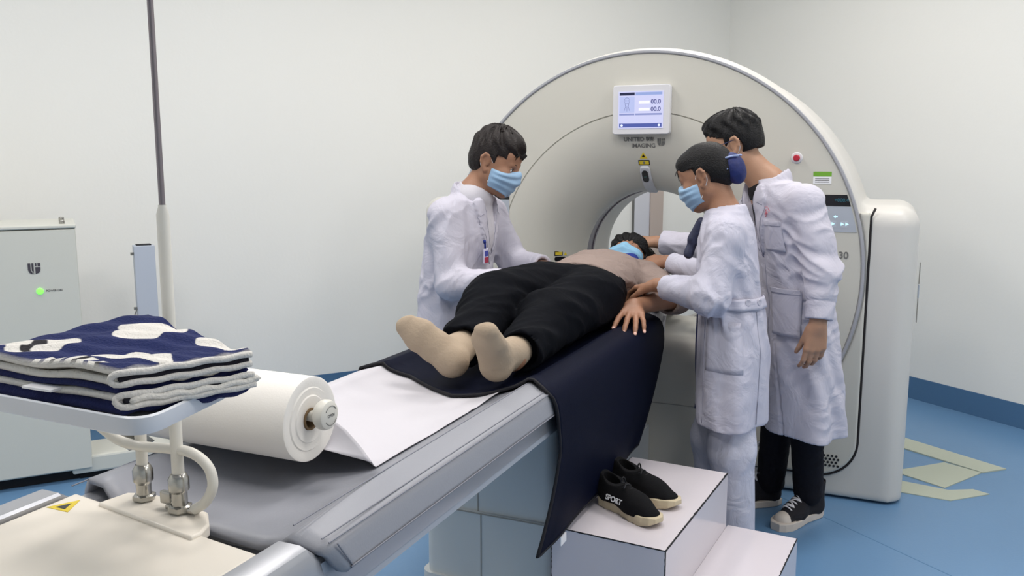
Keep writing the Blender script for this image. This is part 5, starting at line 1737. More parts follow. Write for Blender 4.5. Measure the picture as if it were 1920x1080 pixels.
# ================================================================== right-hand doctor
def build_right_doctor():
    p = thing('person', (-.33, 3.55, 0), 'standing person in glasses, long white coat with chest emblem, black jeans and high-top shoes', 'person', 'medical staff around the table')
    hd_f = V3(-.96, -.06, -.28); C = V3(-.572, 3.415, 1.503); B = basis(hd_f, (-.22, -.02, .97)); s = 1.0
    neck0 = V3(-.440, 3.43, 1.365); chest = V3(-.375, 3.43, 1.22); belly = V3(-.315, 3.44, 1.02); pel = V3(-.29, 3.455, .88)
    ls, le, lw = V3(-.292, 3.298, 1.300), V3(-.215, 3.248, 1.070), V3(-.220, 3.195, .868)
    rs, re, rw = V3(-.478, 3.565, 1.300), V3(-.66, 3.60, 1.085), V3(-.925, 3.66, 1.098)
    F = Field((-1.16, 3.08, .03), (-.05, 3.80, 1.68), .0046)
    F.cap(pel + V3(0, 0, -.02), belly, .09, .085, 0, (.5, -.85, 0), 1.25)
    F.cap(belly, chest, .085, .088, .04, (.5, -.85, 0), 1.25)
    F.cap(chest, neck0, .085, .055, .05, (.5, -.85, 0), 1.3)
    F.cap(neck0 - V3(0, 0, .01), C + B[2] * -.05 - B[1] * .02, .062, .055, .03)
    F.cap(neck0 + V3(.01, -.01, -.06), ls, .055, .05, .04); F.cap(neck0 + V3(-.0, .01, -.06), rs, .055, .05, .04)
    head_parts(F, C, B, s)
    F.chain([ls, le, lw], (.046, .038, .026), .03, .02); F.chain([rs, re, rw], (.046, .038, .026), .03, .02)
    hips = (V3(-.285, 3.395, .86), V3(-.345, 3.520, .86))
    for hp, kn, an in ((hips[0], V3(-.262, 3.44, .48), V3(-.245, 3.535, .10)), (hips[1], V3(-.375, 3.55, .48), V3(-.405, 3.622, .10))):
        F.chain([hp, kn, an], (.065, .048, .036), .05, .03)
    hand(F, lw, (-.06, -.06, -1), (-.40, .85, 0), -1, curls=[(.25, .45, .35), (.3, .5, .4), (.35, .55, .4), (.4, .55, .4)], spread=.02, sc=1.0, th=(.30, .2))
    hand(F, rw, (-.98, .10, .12), (-.1, .05, -1), 1, curl=(.45, .55, .4), spread=.08, th=(.45, .3))
    body = field_obj(F, 'body', M_SKIN2, p)
    # black jeans
    F = Field((-.55, 3.25, .06), (-.10, 3.78, .95), .0065)
    F.chain([hips[0], V3(-.262, 3.44, .48), V3(-.246, 3.535, .118)], (.080, .066, .056), 0, .03); F.chain([hips[1], V3(-.375, 3.55, .48), V3(-.405, 3.622, .112)], (.080, .066, .056), .05, .03)
    wrinkle(F, .004, 48, 5)
    field_obj(F, 'jeans', M_JEANS, p)
    # shirt at the neck
    F = Field((-.60, 3.22, .95), (-.20, 3.64, 1.46), .006)
    F.cap(belly, chest, .092, .096, .04, (.5, -.85, 0), 1.2); F.cap(chest, neck0 - V3(0, 0, .03), .096, .074, .05, (.5, -.85, 0), 1.2)
    F.f = np.maximum(F.f, -(np.sqrt((F.P()[0] + .475) ** 2 + (F.P()[1] - 3.42) ** 2 + (F.P()[2] - 1.455) ** 2) - .082)).astype(np.float32)
    Xs, Ys, Zs = F.P(); F.f = np.maximum(F.f, .02 - ((Xs + .385) * -.86 + (Ys - 3.43) * -.507) + 0 * Zs).astype(np.float32)
    field_obj(F, 'black_shirt', M_BLACKTEE, p)
    # coat
    F = Field((-1.02, 3.02, .36), (.0, 3.78, 1.47), .0052)
    T = math.atan2(-.85, .5)
    rows = [(.412, -.285, 3.455, .215, .142, T), (.55, -.290, 3.455, .208, .136, T), (.75, -.302, 3.452, .192, .126, T), (.95, -.322, 3.445, .176, .116, T), (1.10, -.350, 3.44, .172, .112, T), (1.22, -.378, 3.435, .170, .112, T), (1.30, -.400, 3.435, .145, .100, T), (1.35, -.42, 3.435, .10, .08, T)]
    F.loft(rows, 0, bunch(11, 6, .010, .4, 1.05))
    F.cap(belly, chest, .100, .103, .03, (.5, -.85, 0), 1.25); F.cap(chest, neck0 - V3(0, 0, .07), .099, .075, .03, (.5, -.85, 0), 1.25)
    F.cap(neck0 + V3(.015, 0, -.045), ls, .058, .056, .05); F.cap(neck0 + V3(.0, .0, -.045), rs, .058, .055, .05)
    F.cap(neck0 + V3(.01, 0, -.06), neck0 + V3(-.002, 0, -.01), .082, .066, .04)
    F.chain([ls + V3(.0, .0, -.005), le, lw + (le - lw) * .0], (.060, .056, .048), .035, .03)
    cuffr = rw + nrm(re - rw) * .03
    F.chain([rs, re, cuffr], (.062, .058, .052), .035, .03)
    lwc = lw + nrm(le - lw) * .02
    wrinkle(F, .009, 44, 21, lambda X, Y, Z: near((ls + le) / 2, .16)(X, Y, Z) + near(le, .12)(X, Y, Z) + .3 * near(lw, .12)(X, Y, Z) + near(re, .16)(X, Y, Z) + near(cuffr, .1)(X, Y, Z) + .35)
    vcut(F, (-.440, 3.375, 1.08), (-.490, 3.40, 1.36), .052, (-.85, -.50), .045, 1.34, lap=.007)
    collar(F, neck0 + V3(.004, 0, .005), (-.30, 0, .95), .074, h=.024, open_dir=(-.85, -.5, 0), gap=1.5)
    cuff_hole(F, le, lwc, .034, .03); cuff_hole(F, re, cuffr, .036, .03)
    X, Y, Z = F.P()
    # skirt is hollow below, head and neck stay free
    inner = Field((-1.02, 3.02, .36), (.0, 3.78, 1.47), .0052); inner.loft([(a, b, c, d - .014, e - .014, t) for a, b, c, d, e, t in rows if a < .9], 0, bunch(11, 6, .010, .4, 1.05))
    F.f = np.maximum(F.f, -np.maximum(inner.f, Z - .60)).astype(np.float32)
    hn = Field((-1.02, 3.02, .36), (.0, 3.78, 1.47), .0052); hn.cap(neck0, C - B[2] * .05 - B[1] * .02, .064, .062); F.f = np.maximum(F.f, -hn.f).astype(np.float32)
    # cuff seam on the hanging arm
    d = nrm(le - lw); t = (X - lw[0]) * d[0] + (Y - lw[1]) * d[1] + (Z - lw[2]) * d[2]
    F.f = np.where((np.abs(t - .085) < .004) & (near(lw, .12)(X, Y, Z) > .3), F.f + .003, F.f).astype(np.float32)
    coat = field_obj(F, 'coat', M_COAT2, p)
    coat_lines(F, coat, (-.440, 3.375, 1.08), (-.490, 3.40, 1.36), .052, (-.85, -.50), 1.34, .43)
    # pockets, emblem
    def chest_pt(u, z, off=.0):
        """point on the front of the coat: u to his left of the centre line"""
        rz = np.array(rows); c = [np.interp(z, rz[:, 0], rz[:, i]) for i in (1, 2, 3, 4)]
        f = V3(-.85, -.5, 0) / .986; l = V3(.5, -.85, 0) / .986
        return V3(c[0], c[1], z) + l * u + f * (c[3] * math.sqrt(max(1 - (u / c[2]) ** 2, .05)) + off), f, l
    def patch(name, u0, u1, z0, z1, off=.008, m=M_COAT2, th=.004):
        P = np.zeros((14, 14, 3))
        for i in range(14):
            for j in range(14):
                q, f, l = chest_pt(u0 + (u1 - u0) * i / 13, z0 + (z1 - z0) * j / 13, off)
                P[i, j] = q
        return sheet(name, P, m, coat, thick=th)
    patch('chest_pocket', .050, .135, 1.115, 1.225, .006)
    patch('pocket_hem', .050, .135, 1.210, 1.226, .009)
    patch('hip_pocket', .055, .165, .80, .975, .012)
    patch('pocket_hem', .055, .165, .960, .977, .015)
    q, f, l = chest_pt(.088, 1.255, .012)
    Mx = Matrix(((l[0], 0, f[0], q[0]), (l[1], 0, f[1], q[1]), (0, 1, 0, q[2]), (0, 0, 0, 1)))
    M_RP = mat('red print', srgb(196, 110, 122), .8)
    bm = bmesh.new()
    for pts in ([(-.014, 0), (0, .014), (.014, 0), (0, -.014)],):
        tube(bm, [(x, y, 0) for x, y in pts], .0012, 5, closed=True)
    tube(bm, [(-.006, 0, 0), (.006, 0, 0)], .0018, 5); tube(bm, [(0, -.006, 0), (0, .006, 0)], .0018, 5)
    bmesh.ops.transform(bm, matrix=Mx, verts=bm.verts); bm_link('emblem', bm, M_RP, coat)
    for i in range(7):
        a = R(155 - i * 22); rr_ = .033
        bm = bmesh.new(); 
        for k in range(3): tube(bm, [(-.0035, -.003 + k * .003, 0), (.0035, -.003 + k * .003, 0)], .0006, 4)
        tube(bm, [(0, -.004, 0), (0, .004, 0)], .0006, 4)
        bmesh.ops.transform(bm, matrix=Mx @ Matrix.Translation((rr_ * math.cos(a), rr_ * .62 * math.sin(a) + .002, .001)) @ Matrix.Rotation((a - PI / 2) * .7, 4, 'Z'), verts=bm.verts)
        bm_link('emblem_character', bm, M_RP, coat)
    hair_short(p, C, B, s, M_HAIR, top=.016, seed=4, fringe=.044, nape=-.030, side_cut=.004)
    brows_eyes(p, C, B, s)
    face_mask(p, C, B, s)
    W = lambda x, y, z: Vector(C + s * (B[0] * x + B[1] * y + B[2] * z))
    bm = bmesh.new()
    for sx in (-1, 1):
        tube(bm, spline([W(sx * .058, .088, .006), W(sx * .074, .070, .012), W(sx * .082, .02, .016), W(sx * .084, -.012, .018), W(sx * .083, -.03, .0)], 5), .0018, 6)
        tube(bm, [W(sx * .034 + .024 * math.cos(a), .098 - .006 * abs(math.cos(a) * sx + 1), .000 + .018 * math.sin(a)) for a in np.linspace(0, 2 * PI, 21)[:-1]], .0013, 6, closed=True)
    tube(bm, [W(-.010, .098, .004), W(0, .101, .006), W(.010, .098, .004)], .0013, 6)
    g = bm_link('glasses', bm, mat('dark blue frame', srgb(40, 46, 80), .35), p, smooth=True)
    canvas_shoe(p, (-.205, 3.615, 0), math.atan2(.105, -.195) - 0 + PI - PI / 2 if False else R(147), 1.0, -1)
    canvas_shoe(p, (-.372, 3.668, 0), R(124), 1.0, 1)
    return p
build_right_doctor()

# ================================================================== nurse
def build_nurse():
    p = thing('person', (-.47, 3.05, 0), 'person in belted white tunic, blue net over hair bun, leaning over the table', 'person', 'medical staff around the table')
    C = V3(-.606, 3.06, 1.392); B = basis((-.93, .12, -.40), (-.36, .0, .93)); s = .92
    neck0 = V3(-.530, 3.055, 1.262); chest = V3(-.520, 3.05, 1.12); belly = V3(-.505, 3.05, .97); pel = V3(-.49, 3.05, .83)
    ls, le, lw = V3(-.505, 2.915, 1.205), V3(-.535, 2.845, 1.000), V3(-.742, 2.95, 1.015)
    rs, re, rw = V3(-.525, 3.175, 1.205), V3(-.62, 3.245, 1.02), V3(-.80, 3.34, 1.052)
    F = Field((-1.0, 2.74, .02), (-.36, 3.50, 1.53), .0046)
    F.cap(pel, belly, .085, .075, 0, (0, 1, 0), 1.2); F.cap(belly, chest, .075, .078, .04, (0, 1, 0), 1.2)
    F.cap(chest, neck0, .072, .045, .05, (0, 1, 0), 1.2)
    F.cap(neck0 - V3(0, 0, .01), C - B[2] * .045 - B[1] * .02, .052, .046, .03)
    F.cap(neck0 - V3(0, 0, .05), ls, .045, .042, .04); F.cap(neck0 - V3(0, 0, .05), rs, .045, .042, .04)
    head_parts(F, C, B, s)
    F.chain([ls, le, lw], (.040, .034, .024), .03, .02); F.chain([rs, re, rw], (.040, .034, .024), .03, .02)
    legs = ((V3(-.485, 3.01, .80), V3(-.468, 2.985, .44), V3(-.450, 3.01, .09)), (V3(-.49, 3.11, .80), V3(-.555, 3.10, .44), V3(-.545, 3.16, .09)))
    for hp, kn, an in legs: F.chain([hp, kn, an], (.08, .05, .036), .05, .03)
    for hp, kn, an in legs: F.cap(an + V3(0, 0, -.04), an + V3(-.14, 0, -.055), .03, .024, .03)
    hand(F, lw, (-.80, .55, -.24), (-.25, .1, -1), 1, curl=(.35, .5, .4), spread=.06, sc=.92, th=(.5, .3))
    hand(F, rw, (-.93, .35, -.02), (-.2, .5, -.8), -1, curl=(.3, .45, .35), spread=.06, sc=.92, th=(.5, .3))
    field_obj(F, 'body', M_SKIN3, p)
    # trousers
    F = Field((-.66, 2.88, .05), (-.34, 3.26, .90), .0065)
    for i, (hp, kn, an) in enumerate(legs): F.chain([hp, kn, an + V3(0, 0, .02)], (.082, .078, .068), .05 if i else 0, .03)
    F.f = np.maximum(F.f, .075 - F.P()[2]).astype(np.float32)
    wrinkle(F, .006, 32, 8, None, (0, 0, 1))
    field_obj(F, 'trousers', M_WTROUSER, p)
    # nurse shoes
    for hp, kn, an in legs:
        F = Field((an[0] - .24, an[1] - .06, 0), (an[0] + .07, an[1] + .06, .10), .005)
        F.cap(an + V3(.01, 0, -.05), an + V3(-.16, 0, -.06), .036, .030, 0, (0, 1, 0), 1.15); F.cap(an + V3(0, 0, -.02), an + V3(-.05, 0, -.045), .04, .035, .02)
        F.f = np.maximum(F.f, .003 - F.P()[2]).astype(np.float32)
        field_obj(F, 'shoe', M_WHITE, p)
    # tunic
    lo_, hi_ = (-.86, 2.70, .44), (-.30, 3.36, 1.34)
    F = Field(lo_, hi_, .0050)
    T = PI / 2 + .12
    rows = [(.535, -.490, 3.055, .200, .126, T), (.64, -.490, 3.055, .197, .126, T), (.80, -.492, 3.055, .185, .124, T), (.93, -.500, 3.055, .162, .112, T), (.985, -.508, 3.053, .154, .105, T), (1.08, -.518, 3.05, .160, .106, T), (1.17, -.524, 3.05, .155, .098, T), (1.235, -.527, 3.052, .11, .080, T), (1.265, -.530, 3.055, .075, .065, T)]
    F.loft(rows, 0, bunch(31, 5, .007, .46, .95))
    F.cap(neck0 + V3(0, -.0, -.045), ls, .052, .050, .045); F.cap(neck0 + V3(0, 0, -.045), rs, .052, .050, .045)
    F.cap(neck0 + V3(.006, 0, -.05), neck0 + V3(.002, 0, -.005), .075, .060, .04)
    lc = lw + nrm(le - lw) * .035; rc = rw + nrm(re - rw) * .02
    F.chain([ls, le, lc], (.053, .056, .044), .035, .03); F.chain([rs, re, rc], (.050, .050, .042), .035, .03)
    wrinkle(F, .008, 46, 41, lambda X, Y, Z: near((ls + le) / 2, .13)(X, Y, Z) + 1.2 * near(le, .12)(X, Y, Z) + .1 * near(lc, .1)(X, Y, Z) + .25)
    collar(F, neck0 + V3(.006, 0, .0), (-.25, 0, .97), .060, h=.022, open_dir=(-1, 0, 0), gap=1.1)
    cuff_hole(F, le, lc, .031, .03); cuff_hole(F, re, rc, .030, .03)
    X, Y, Z = F.P()
    inner = Field(lo_, hi_, .0050); inner.loft([(a, b, c, d - .014, e - .014, t) for a, b, c, d, e, t in rows if a < .95], 0, bunch(31, 5, .007, .46, .95))
    F.f = np.maximum(F.f, -np.maximum(inner.f, Z - .62)).astype(np.float32)
    hn = Field(lo_, hi_, .0050); hn.cap(neck0, C - B[2] * .045 - B[1] * .02, .053, .052); F.f = np.maximum(F.f, -hn.f).astype(np.float32)
    # front closing seam and back slit, side seam
    def seam(u0, fr, z0, z1, F=F):
        pass
    tun = field_obj(F, 'tunic', M_COAT, p)
    rz = np.array(rows)
    def surf_pt(ang, z, off):
        c = [np.interp(z, rz[:, 0], rz[:, i]) for i in (1, 2, 3, 4)]
        u, v = math.cos(ang) * (c[2] + off), math.sin(ang) * (c[3] + off)
        g = bunch(31, 5, .007, .46, .95)(np.array([z]), np.array([ang]))[0]
        k = 1 + g / c[3]
        return V3(c[0] + (u * math.cos(T) - v * math.sin(T)) * k, c[1] + (u * math.sin(T) + v * math.cos(T)) * k, z)
    # belt tabs with two buttons on her left and back (width axis points to +y, so her near side is ang = pi, her back ang = -pi/2)
    P = np.zeros((40, 5, 3))
    for i in range(40):
        a = R(88) + R(190) * i / 39
        for j in range(5): P[i, j] = surf_pt(a, .958 + .038 * j / 4 - .014 * (i / 39), .007)
    belt = sheet('belt', P, M_COAT, tun, thick=.006)
    for a, z in ((R(214), .976), (R(236), .973)):
        q = surf_pt(a, z, .012); q0 = surf_pt(a, z, .0); n_ = Vector(q - q0).normalized()
        bm = bmesh.new(); lathe(bm, [(0, .003), (.007, .0035), (.0105, .004), (.012, .002), (.012, -.002)], (0, 0, 0), 'Z', 20)
        bmesh.ops.transform(bm, matrix=Matrix.Translation(q) @ n_.to_track_quat('Z', 'Y').to_matrix().to_4x4(), verts=bm.verts)
        bm_link('belt_button', bm, M_COAT2, belt, auto=40)
    def stitch(name, path, r=.0016, m=None):
        bm = bmesh.new(); tube(bm, path, r, 5); bm_link(name, bm, m or mat('cotton seam and edge shade', srgb(178, 180, 196), .8), tun, smooth=True)
    stitch('side_seam', [surf_pt(R(232), z, .0005) for z in np.linspace(.55, .94, 24)])
    stitch('front_seam', [surf_pt(R(135), z, .0005) for z in np.linspace(.55, .94, 24)])
    P = np.zeros((10, 10, 3))
    for i in range(10):
        for j in range(10): P[i, j] = surf_pt(R(140) + R(60) * i / 9, .74 + .17 * j / 9, .0015)
    sheet('side_pocket', P, M_COAT, tun, thick=.002)
    M_NT = mat('navy trim', srgb(52, 56, 96), .8)
    stitch('navy_piping', [surf_pt(R(92), z, .003) for z in np.linspace(.56, .95, 24)], .0030, M_NT)
    # patterned scarf at the throat
    F = Field((-.68, 2.96, 1.08), (-.54, 3.16, 1.27), .004)
    F.cap((-.612, 3.03, 1.235), (-.640, 3.045, 1.17), .016, .022, 0); F.cap((-.640, 3.045, 1.17), (-.655, 3.04, 1.12), .014, .018, .01)
    wrinkle(F, .003, 90, 2)
    field_obj(F, 'neck_scarf', mat('navy patterned silk', srgb(48, 52, 76), .5, bump=.3, bscale=40, var=.6, vscale=60), p)
    # hair: swept back into a bun
    F = Field((-.12, -.19, -.12), (.12, .13, .15), .0030); X, Y, Z = F.P()
    F.ell((0, -.016, .036), (.083, .103, .092), None, 0); F.ell((0, -.07, .0), (.064, .052, .062), None, .03); F.ell((0, .03, .07), (.064, .065, .045), None, .02)
    f = F.f - .0016 * np.sin(90 * (Z * .6 + np.abs(X) * .8) + 2 * np.sin(Y * 30)) - .0015 * flow(X, Y, Z, 60, 6)
    f = np.maximum(f, np.minimum(.052 - Z - .10 * np.abs(X), Y - (.052 - np.clip(np.abs(X) - .045, 0, .05) * 1.3)))
    f = np.maximum(f, np.minimum(np.minimum(.014 - Z, Y + .012), 1.0))
    ear = .026 - np.sqrt((Y + .010) ** 2 + (Z + .006) ** 2 * .8) + 0 * X
    f = np.maximum(f, np.minimum(ear, np.abs(X) - .058))
    f = np.maximum(f, -.062 - Z + 0 * X - .3 * (Y + .08))
    G = Field((-.12, -.19, -.12), (.12, .13, .15), .0030); G.ell((0, -.018, .032), (.0735, .094, .086), None); G.ell((0, .020, -.010), (.066, .074, .092), None, .03)
    F.f = np.maximum(f, -(G.f + .006)).astype(np.float32)
    hr = head_obj('hair', F, M_HAIR, p, C, B, s)
    F = Field((-.08, -.22, -.10), (.08, -.05, .08), .0030); X, Y, Z = F.P()
    F.ell((0, -.112, -.012), (.048, .040, .062), None, 0); F.f = (F.f - .0035 * creases(X, Y, Z, 70, 4)).astype(np.float32)
    head_obj('bun_net', F, mat('navy net', srgb(20, 34, 92), .6, bump=.3, bscale=60, var=.4, vscale=50), p, C, B, s)
    bm = bmesh.new()
    W = lambda x, y, z: Vector(C + s * (B[0] * x + B[1] * y + B[2] * z))
    for sx in (-1, 1):
        tube(bm, spline([W(0, -.090, .055), W(sx * .030, -.088, .050), W(sx * .049, -.092, .02), W(sx * .050, -.100, -.01)], 6), .0045, 8)
        tube(bm, spline([W(sx * .044, -.092, .034), W(sx * .038, -.130, .030), W(sx * .02, -.148, .024)], 6), .0035, 8)
    bm_link('bow_trim', bm, mat('silver blue ribbon', srgb(150, 165, 205), .4), p, smooth=True)
    brows_eyes(p, C, B, s); face_mask(p, C, B, s)
    rg2 = random.Random(5)
    sp = []
    for i in range(14):
        x = rg2.uniform(-.05, .05); sp.append(((x, .060, .070), (x * 1.1, .082, .060 + rg2.uniform(-.01, .008)), (x * 1.2 + .004, .094, .035 + rg2.uniform(-.02, .01)), .0022))
    tufts(p, C, B, s, M_HAIR, sp)
    return p
build_nurse()

# ================================================================== left-hand doctor
def build_left_doctor():
    p = thing('person', (-1.62, 3.15, 0), 'person with tousled brown hair, white coat and name badge, standing beyond the table', 'person', 'medical staff around the table')
    C = V3(-1.500, 3.235, 1.438); B = basis((.90, .02, -.34), (.30, .05, .95)); s = 1.04
    neck0 = V3(-1.590, 3.205, 1.312); chest = V3(-1.635, 3.20, 1.15); belly = V3(-1.66, 3.19, .97); pel = V3(-1.67, 3.19, .82)
    rs, re, rw = V3(-1.635, 3.045, 1.228), V3(-1.575, 2.985, .965), V3(-1.345, 3.000, .985)
    ls, le, lw = V3(-1.595, 3.375, 1.225), V3(-1.50, 3.43, 1.00), V3(-1.315, 3.33, 1.005)
    F = Field((-1.85, 2.85, .02), (-1.08, 3.55, 1.62), .0046)
    F.cap(pel, belly, .11, .105, 0, (0, 1, 0), 1.25); F.cap(belly, chest, .105, .11, .04, (0, 1, 0), 1.25)
    F.cap(chest, neck0, .10, .06, .05, (0, 1, 0), 1.25)
    F.cap(neck0 - V3(0, 0, .02), C - B[2] * .05 - B[1] * .025, .062, .056, .03)
    F.cap(neck0 - V3(0, 0, .05), ls, .05, .048, .04); F.cap(neck0 - V3(0, 0, .05), rs, .05, .048, .04)
    head_parts(F, C, B, s)
    F.chain([ls, le, lw], (.046, .038, .026), .03, .02); F.chain([rs, re, rw], (.046, .038, .026), .03, .02)
    legs = ((V3(-1.66, 3.11, .82), V3(-1.65, 3.10, .45), V3(-1.67, 3.10, .09)), (V3(-1.67, 3.28, .82), V3(-1.66, 3.30, .45), V3(-1.68, 3.31, .09)))
    for hp, kn, an in legs: F.chain([hp, kn, an], (.085, .055, .038), .05, .03)
    hand(F, rw, (.97, .0, .05), (.1, .15, -1), 1, curl=(.2, .35, .3), spread=.05, th=(.45, .25))
    hand(F, lw, (.9, -.35, .02), (.1, .1, -1), -1, curl=(.2, .35, .3), spread=.05, th=(.45, .25))
    field_obj(F, 'body', M_SKIN3, p)
    F = Field((-1.80, 2.98, .05), (-1.54, 3.42, .92), .008)
    for i, (hp, kn, an) in enumerate(legs): F.chain([hp, kn, an], (.095, .072, .058), .05 if i else 0, .03)
    field_obj(F, 'trousers', M_JEANS, p)
    for hp, kn, an in legs:
        F = Field((an[0] - .07, an[1] - .06, 0), (an[0] + .26, an[1] + .06, .11), .006)
        F.cap(an + V3(-.01, 0, -.05), an + V3(.18, 0, -.06), .038, .032, 0, (0, 1, 0), 1.15); F.cap(an + V3(0, 0, -.02), an + V3(.06, 0, -.045), .042, .036, .02)
        F.f = np.maximum(F.f, .003 - F.P()[2]).astype(np.float32); field_obj(F, 'shoe', M_BLACK, p)
    # shirt with collar
    lo_, hi_ = (-1.80, 3.00, .90), (-1.42, 3.40, 1.39)
    F = Field(lo_, hi_, .005)
    F.cap(belly, chest, .118, .125, 0, (0, 1, 0), 1.15); F.cap(chest, neck0 - V3(-.005, 0, .02), .118, .078, .05, (0, 1, 0), 1.2)
    X, Y, Z = F.P(); F.f = np.where((np.abs(Y - (3.205)) < .0035) & (X > -1.6) & (Z < 1.27), F.f + .004, F.f)
    F.f = np.where((Y - 3.205 > -.014) & (Y - 3.205 < .014) & (X > -1.6), F.f - .002, F.f)
    collar(F, neck0 + V3(.004, 0, .012), (.35, 0, .93), .062, h=.019, th=.005, open_dir=(1, 0, 0), gap=.7)
    hn = Field(lo_, hi_, .005); hn.cap(neck0 - V3(0, 0, .01), C - B[2] * .05 - B[1] * .025, .060, .060); F.f = np.maximum(F.f, -hn.f).astype(np.float32)
    field_obj(F, 'shirt', M_SHIRT, p)
    # coat
    lo_, hi_ = (-1.93, 2.82, .42), (-1.27, 3.56, 1.40)
    F = Field(lo_, hi_, .0052); T = PI / 2 - .05
    rows = [(.46, -1.675, 3.195, .225, .150, T), (.70, -1.672, 3.195, .212, .146, T), (.90, -1.665, 3.193, .194, .138, T), (1.05, -1.652, 3.195, .190, .134, T), (1.15, -1.638, 3.197, .188, .128, T), (1.23, -1.622, 3.20, .150, .108, T), (1.28, -1.612, 3.20, .115, .095, T)]
    F.loft(rows, 0, bunch(51, 6, .012, .45, 1.15))
    F.cap(neck0 + V3(-.02, 0, -.045), ls, .060, .056, .05); F.cap(neck0 + V3(-.02, 0, -.045), rs, .060, .056, .05)
    F.cap(neck0 + V3(-.012, 0, -.06), neck0 + V3(-.004, 0, -.01), .085, .070, .04)
    rc = rw + nrm(re - rw) * .01; lc = lw + nrm(le - lw) * .02
    F.chain([rs + V3(-.0, 0, 0), re, rc], (.062, .058, .050), .04, .04); F.chain([ls, le, lc], (.068, .064, .052), .04, .03)
    wrinkle(F, .009, 42, 61, lambda X, Y, Z: near((rs + re) / 2, .15)(X, Y, Z) + near(re, .13)(X, Y, Z) + .6 * near(rc, .09)(X, Y, Z) + .45)
    vcut(F, (-1.50, 3.205, 1.02), (-1.545, 3.205, 1.30), .055, (1, 0), .035, 1.28, lap=.008)
    collar(F, neck0 + V3(-.008, 0, -.004), (.35, 0, .93), .078, h=.026, th=.007, open_dir=(1, 0, 0), gap=1.7)
    cuff_hole(F, re, rc, .036, .03); cuff_hole(F, le, lc, .036, .03)
    X, Y, Z = F.P()
    inner = Field(lo_, hi_, .0052); inner.loft([(a, b, c, d - .014, e - .014, t) for a, b, c, d, e, t in rows if a < .95], 0, bunch(51, 6, .012, .45, 1.15))
    F.f = np.maximum(F.f, -np.maximum(inner.f, Z - .62)).astype(np.float32)
    hn = Field(lo_, hi_, .0052); hn.cap(neck0 - V3(0, 0, .01), C - B[2] * .05 - B[1] * .025, .064, .064); F.f = np.maximum(F.f, -hn.f).astype(np.float32)
    coat = field_obj(F, 'coat', M_COAT2, p)
    coat_lines(F, coat, (-1.50, 3.205, 1.02), (-1.545, 3.205, 1.30), .055, (1, 0), 1.28, .48)
    hair_short(p, C, B, s, M_HAIRB, top=.026, seed=9, fringe=.034, nape=-.052, side_cut=.004, sweep=-1)
    rg2 = random.Random(9); sp = []
    for i in range(46):
        a = rg2.uniform(0, 6.28); rr_ = rg2.uniform(.0, .05)
        x, y = rr_ * math.cos(a), -.02 + rr_ * math.sin(a) * 1.2
        z0 = .138 - (x * x + y * y) * 9
        dx, dy = rg2.uniform(-.02, .02), rg2.uniform(-.01, .03)
        sp.append(((x, y, z0), (x + dx * .5, y + dy * .5, z0 + .012), (x + dx, y + dy, z0 + rg2.uniform(.0, .018)), .0026))
    for i in range(22):
        x = rg2.uniform(-.050, .050)
        sp.append(((x, .070, .072), (x * 1.05, .094, .066), (x * 1.1 + rg2.uniform(-.01, .01), .098 - abs(x) * .35, .044 + rg2.uniform(-.008, .008)), .0030))
    tufts(p, C, B, s, M_HAIRB, sp)
    brows_eyes(p, C, B, s, M_HAIRB); face_mask(p, C, B, s)
    # badge
    bm = bmesh.new(); bx(bm, (-1.501, 3.115, 1.035), (-1.496, 3.155, 1.095), .002)
    bd = bm_link('name_badge', bm, mat('badge white', srgb(210, 208, 230), .4), p)
    bm = bmesh.new(); bx(bm, (-1.4958, 3.117, 1.037), (-1.4950, 3.153, 1.060)); bm_link('badge_red_field', bm, mat('badge red', srgb(160, 40, 70), .5), bd)
    bm = bmesh.new(); bx(bm, (-1.4958, 3.119, 1.064), (-1.4950, 3.151, 1.086)); bm_link('badge_photo', bm, mat('badge blue', srgb(60, 70, 160), .5), bd)
    bm = bmesh.new(); tube(bm, [(-1.500, 3.132, 1.095), (-1.500, 3.130, 1.118)], .004, 8); tube(bm, [(-1.500, 3.128, 1.118), (-1.498, 3.122, 1.128)], .006, 8); bm_link('badge_clip', bm, M_BLUE, bd, smooth=True)
    return p
build_left_doctor()

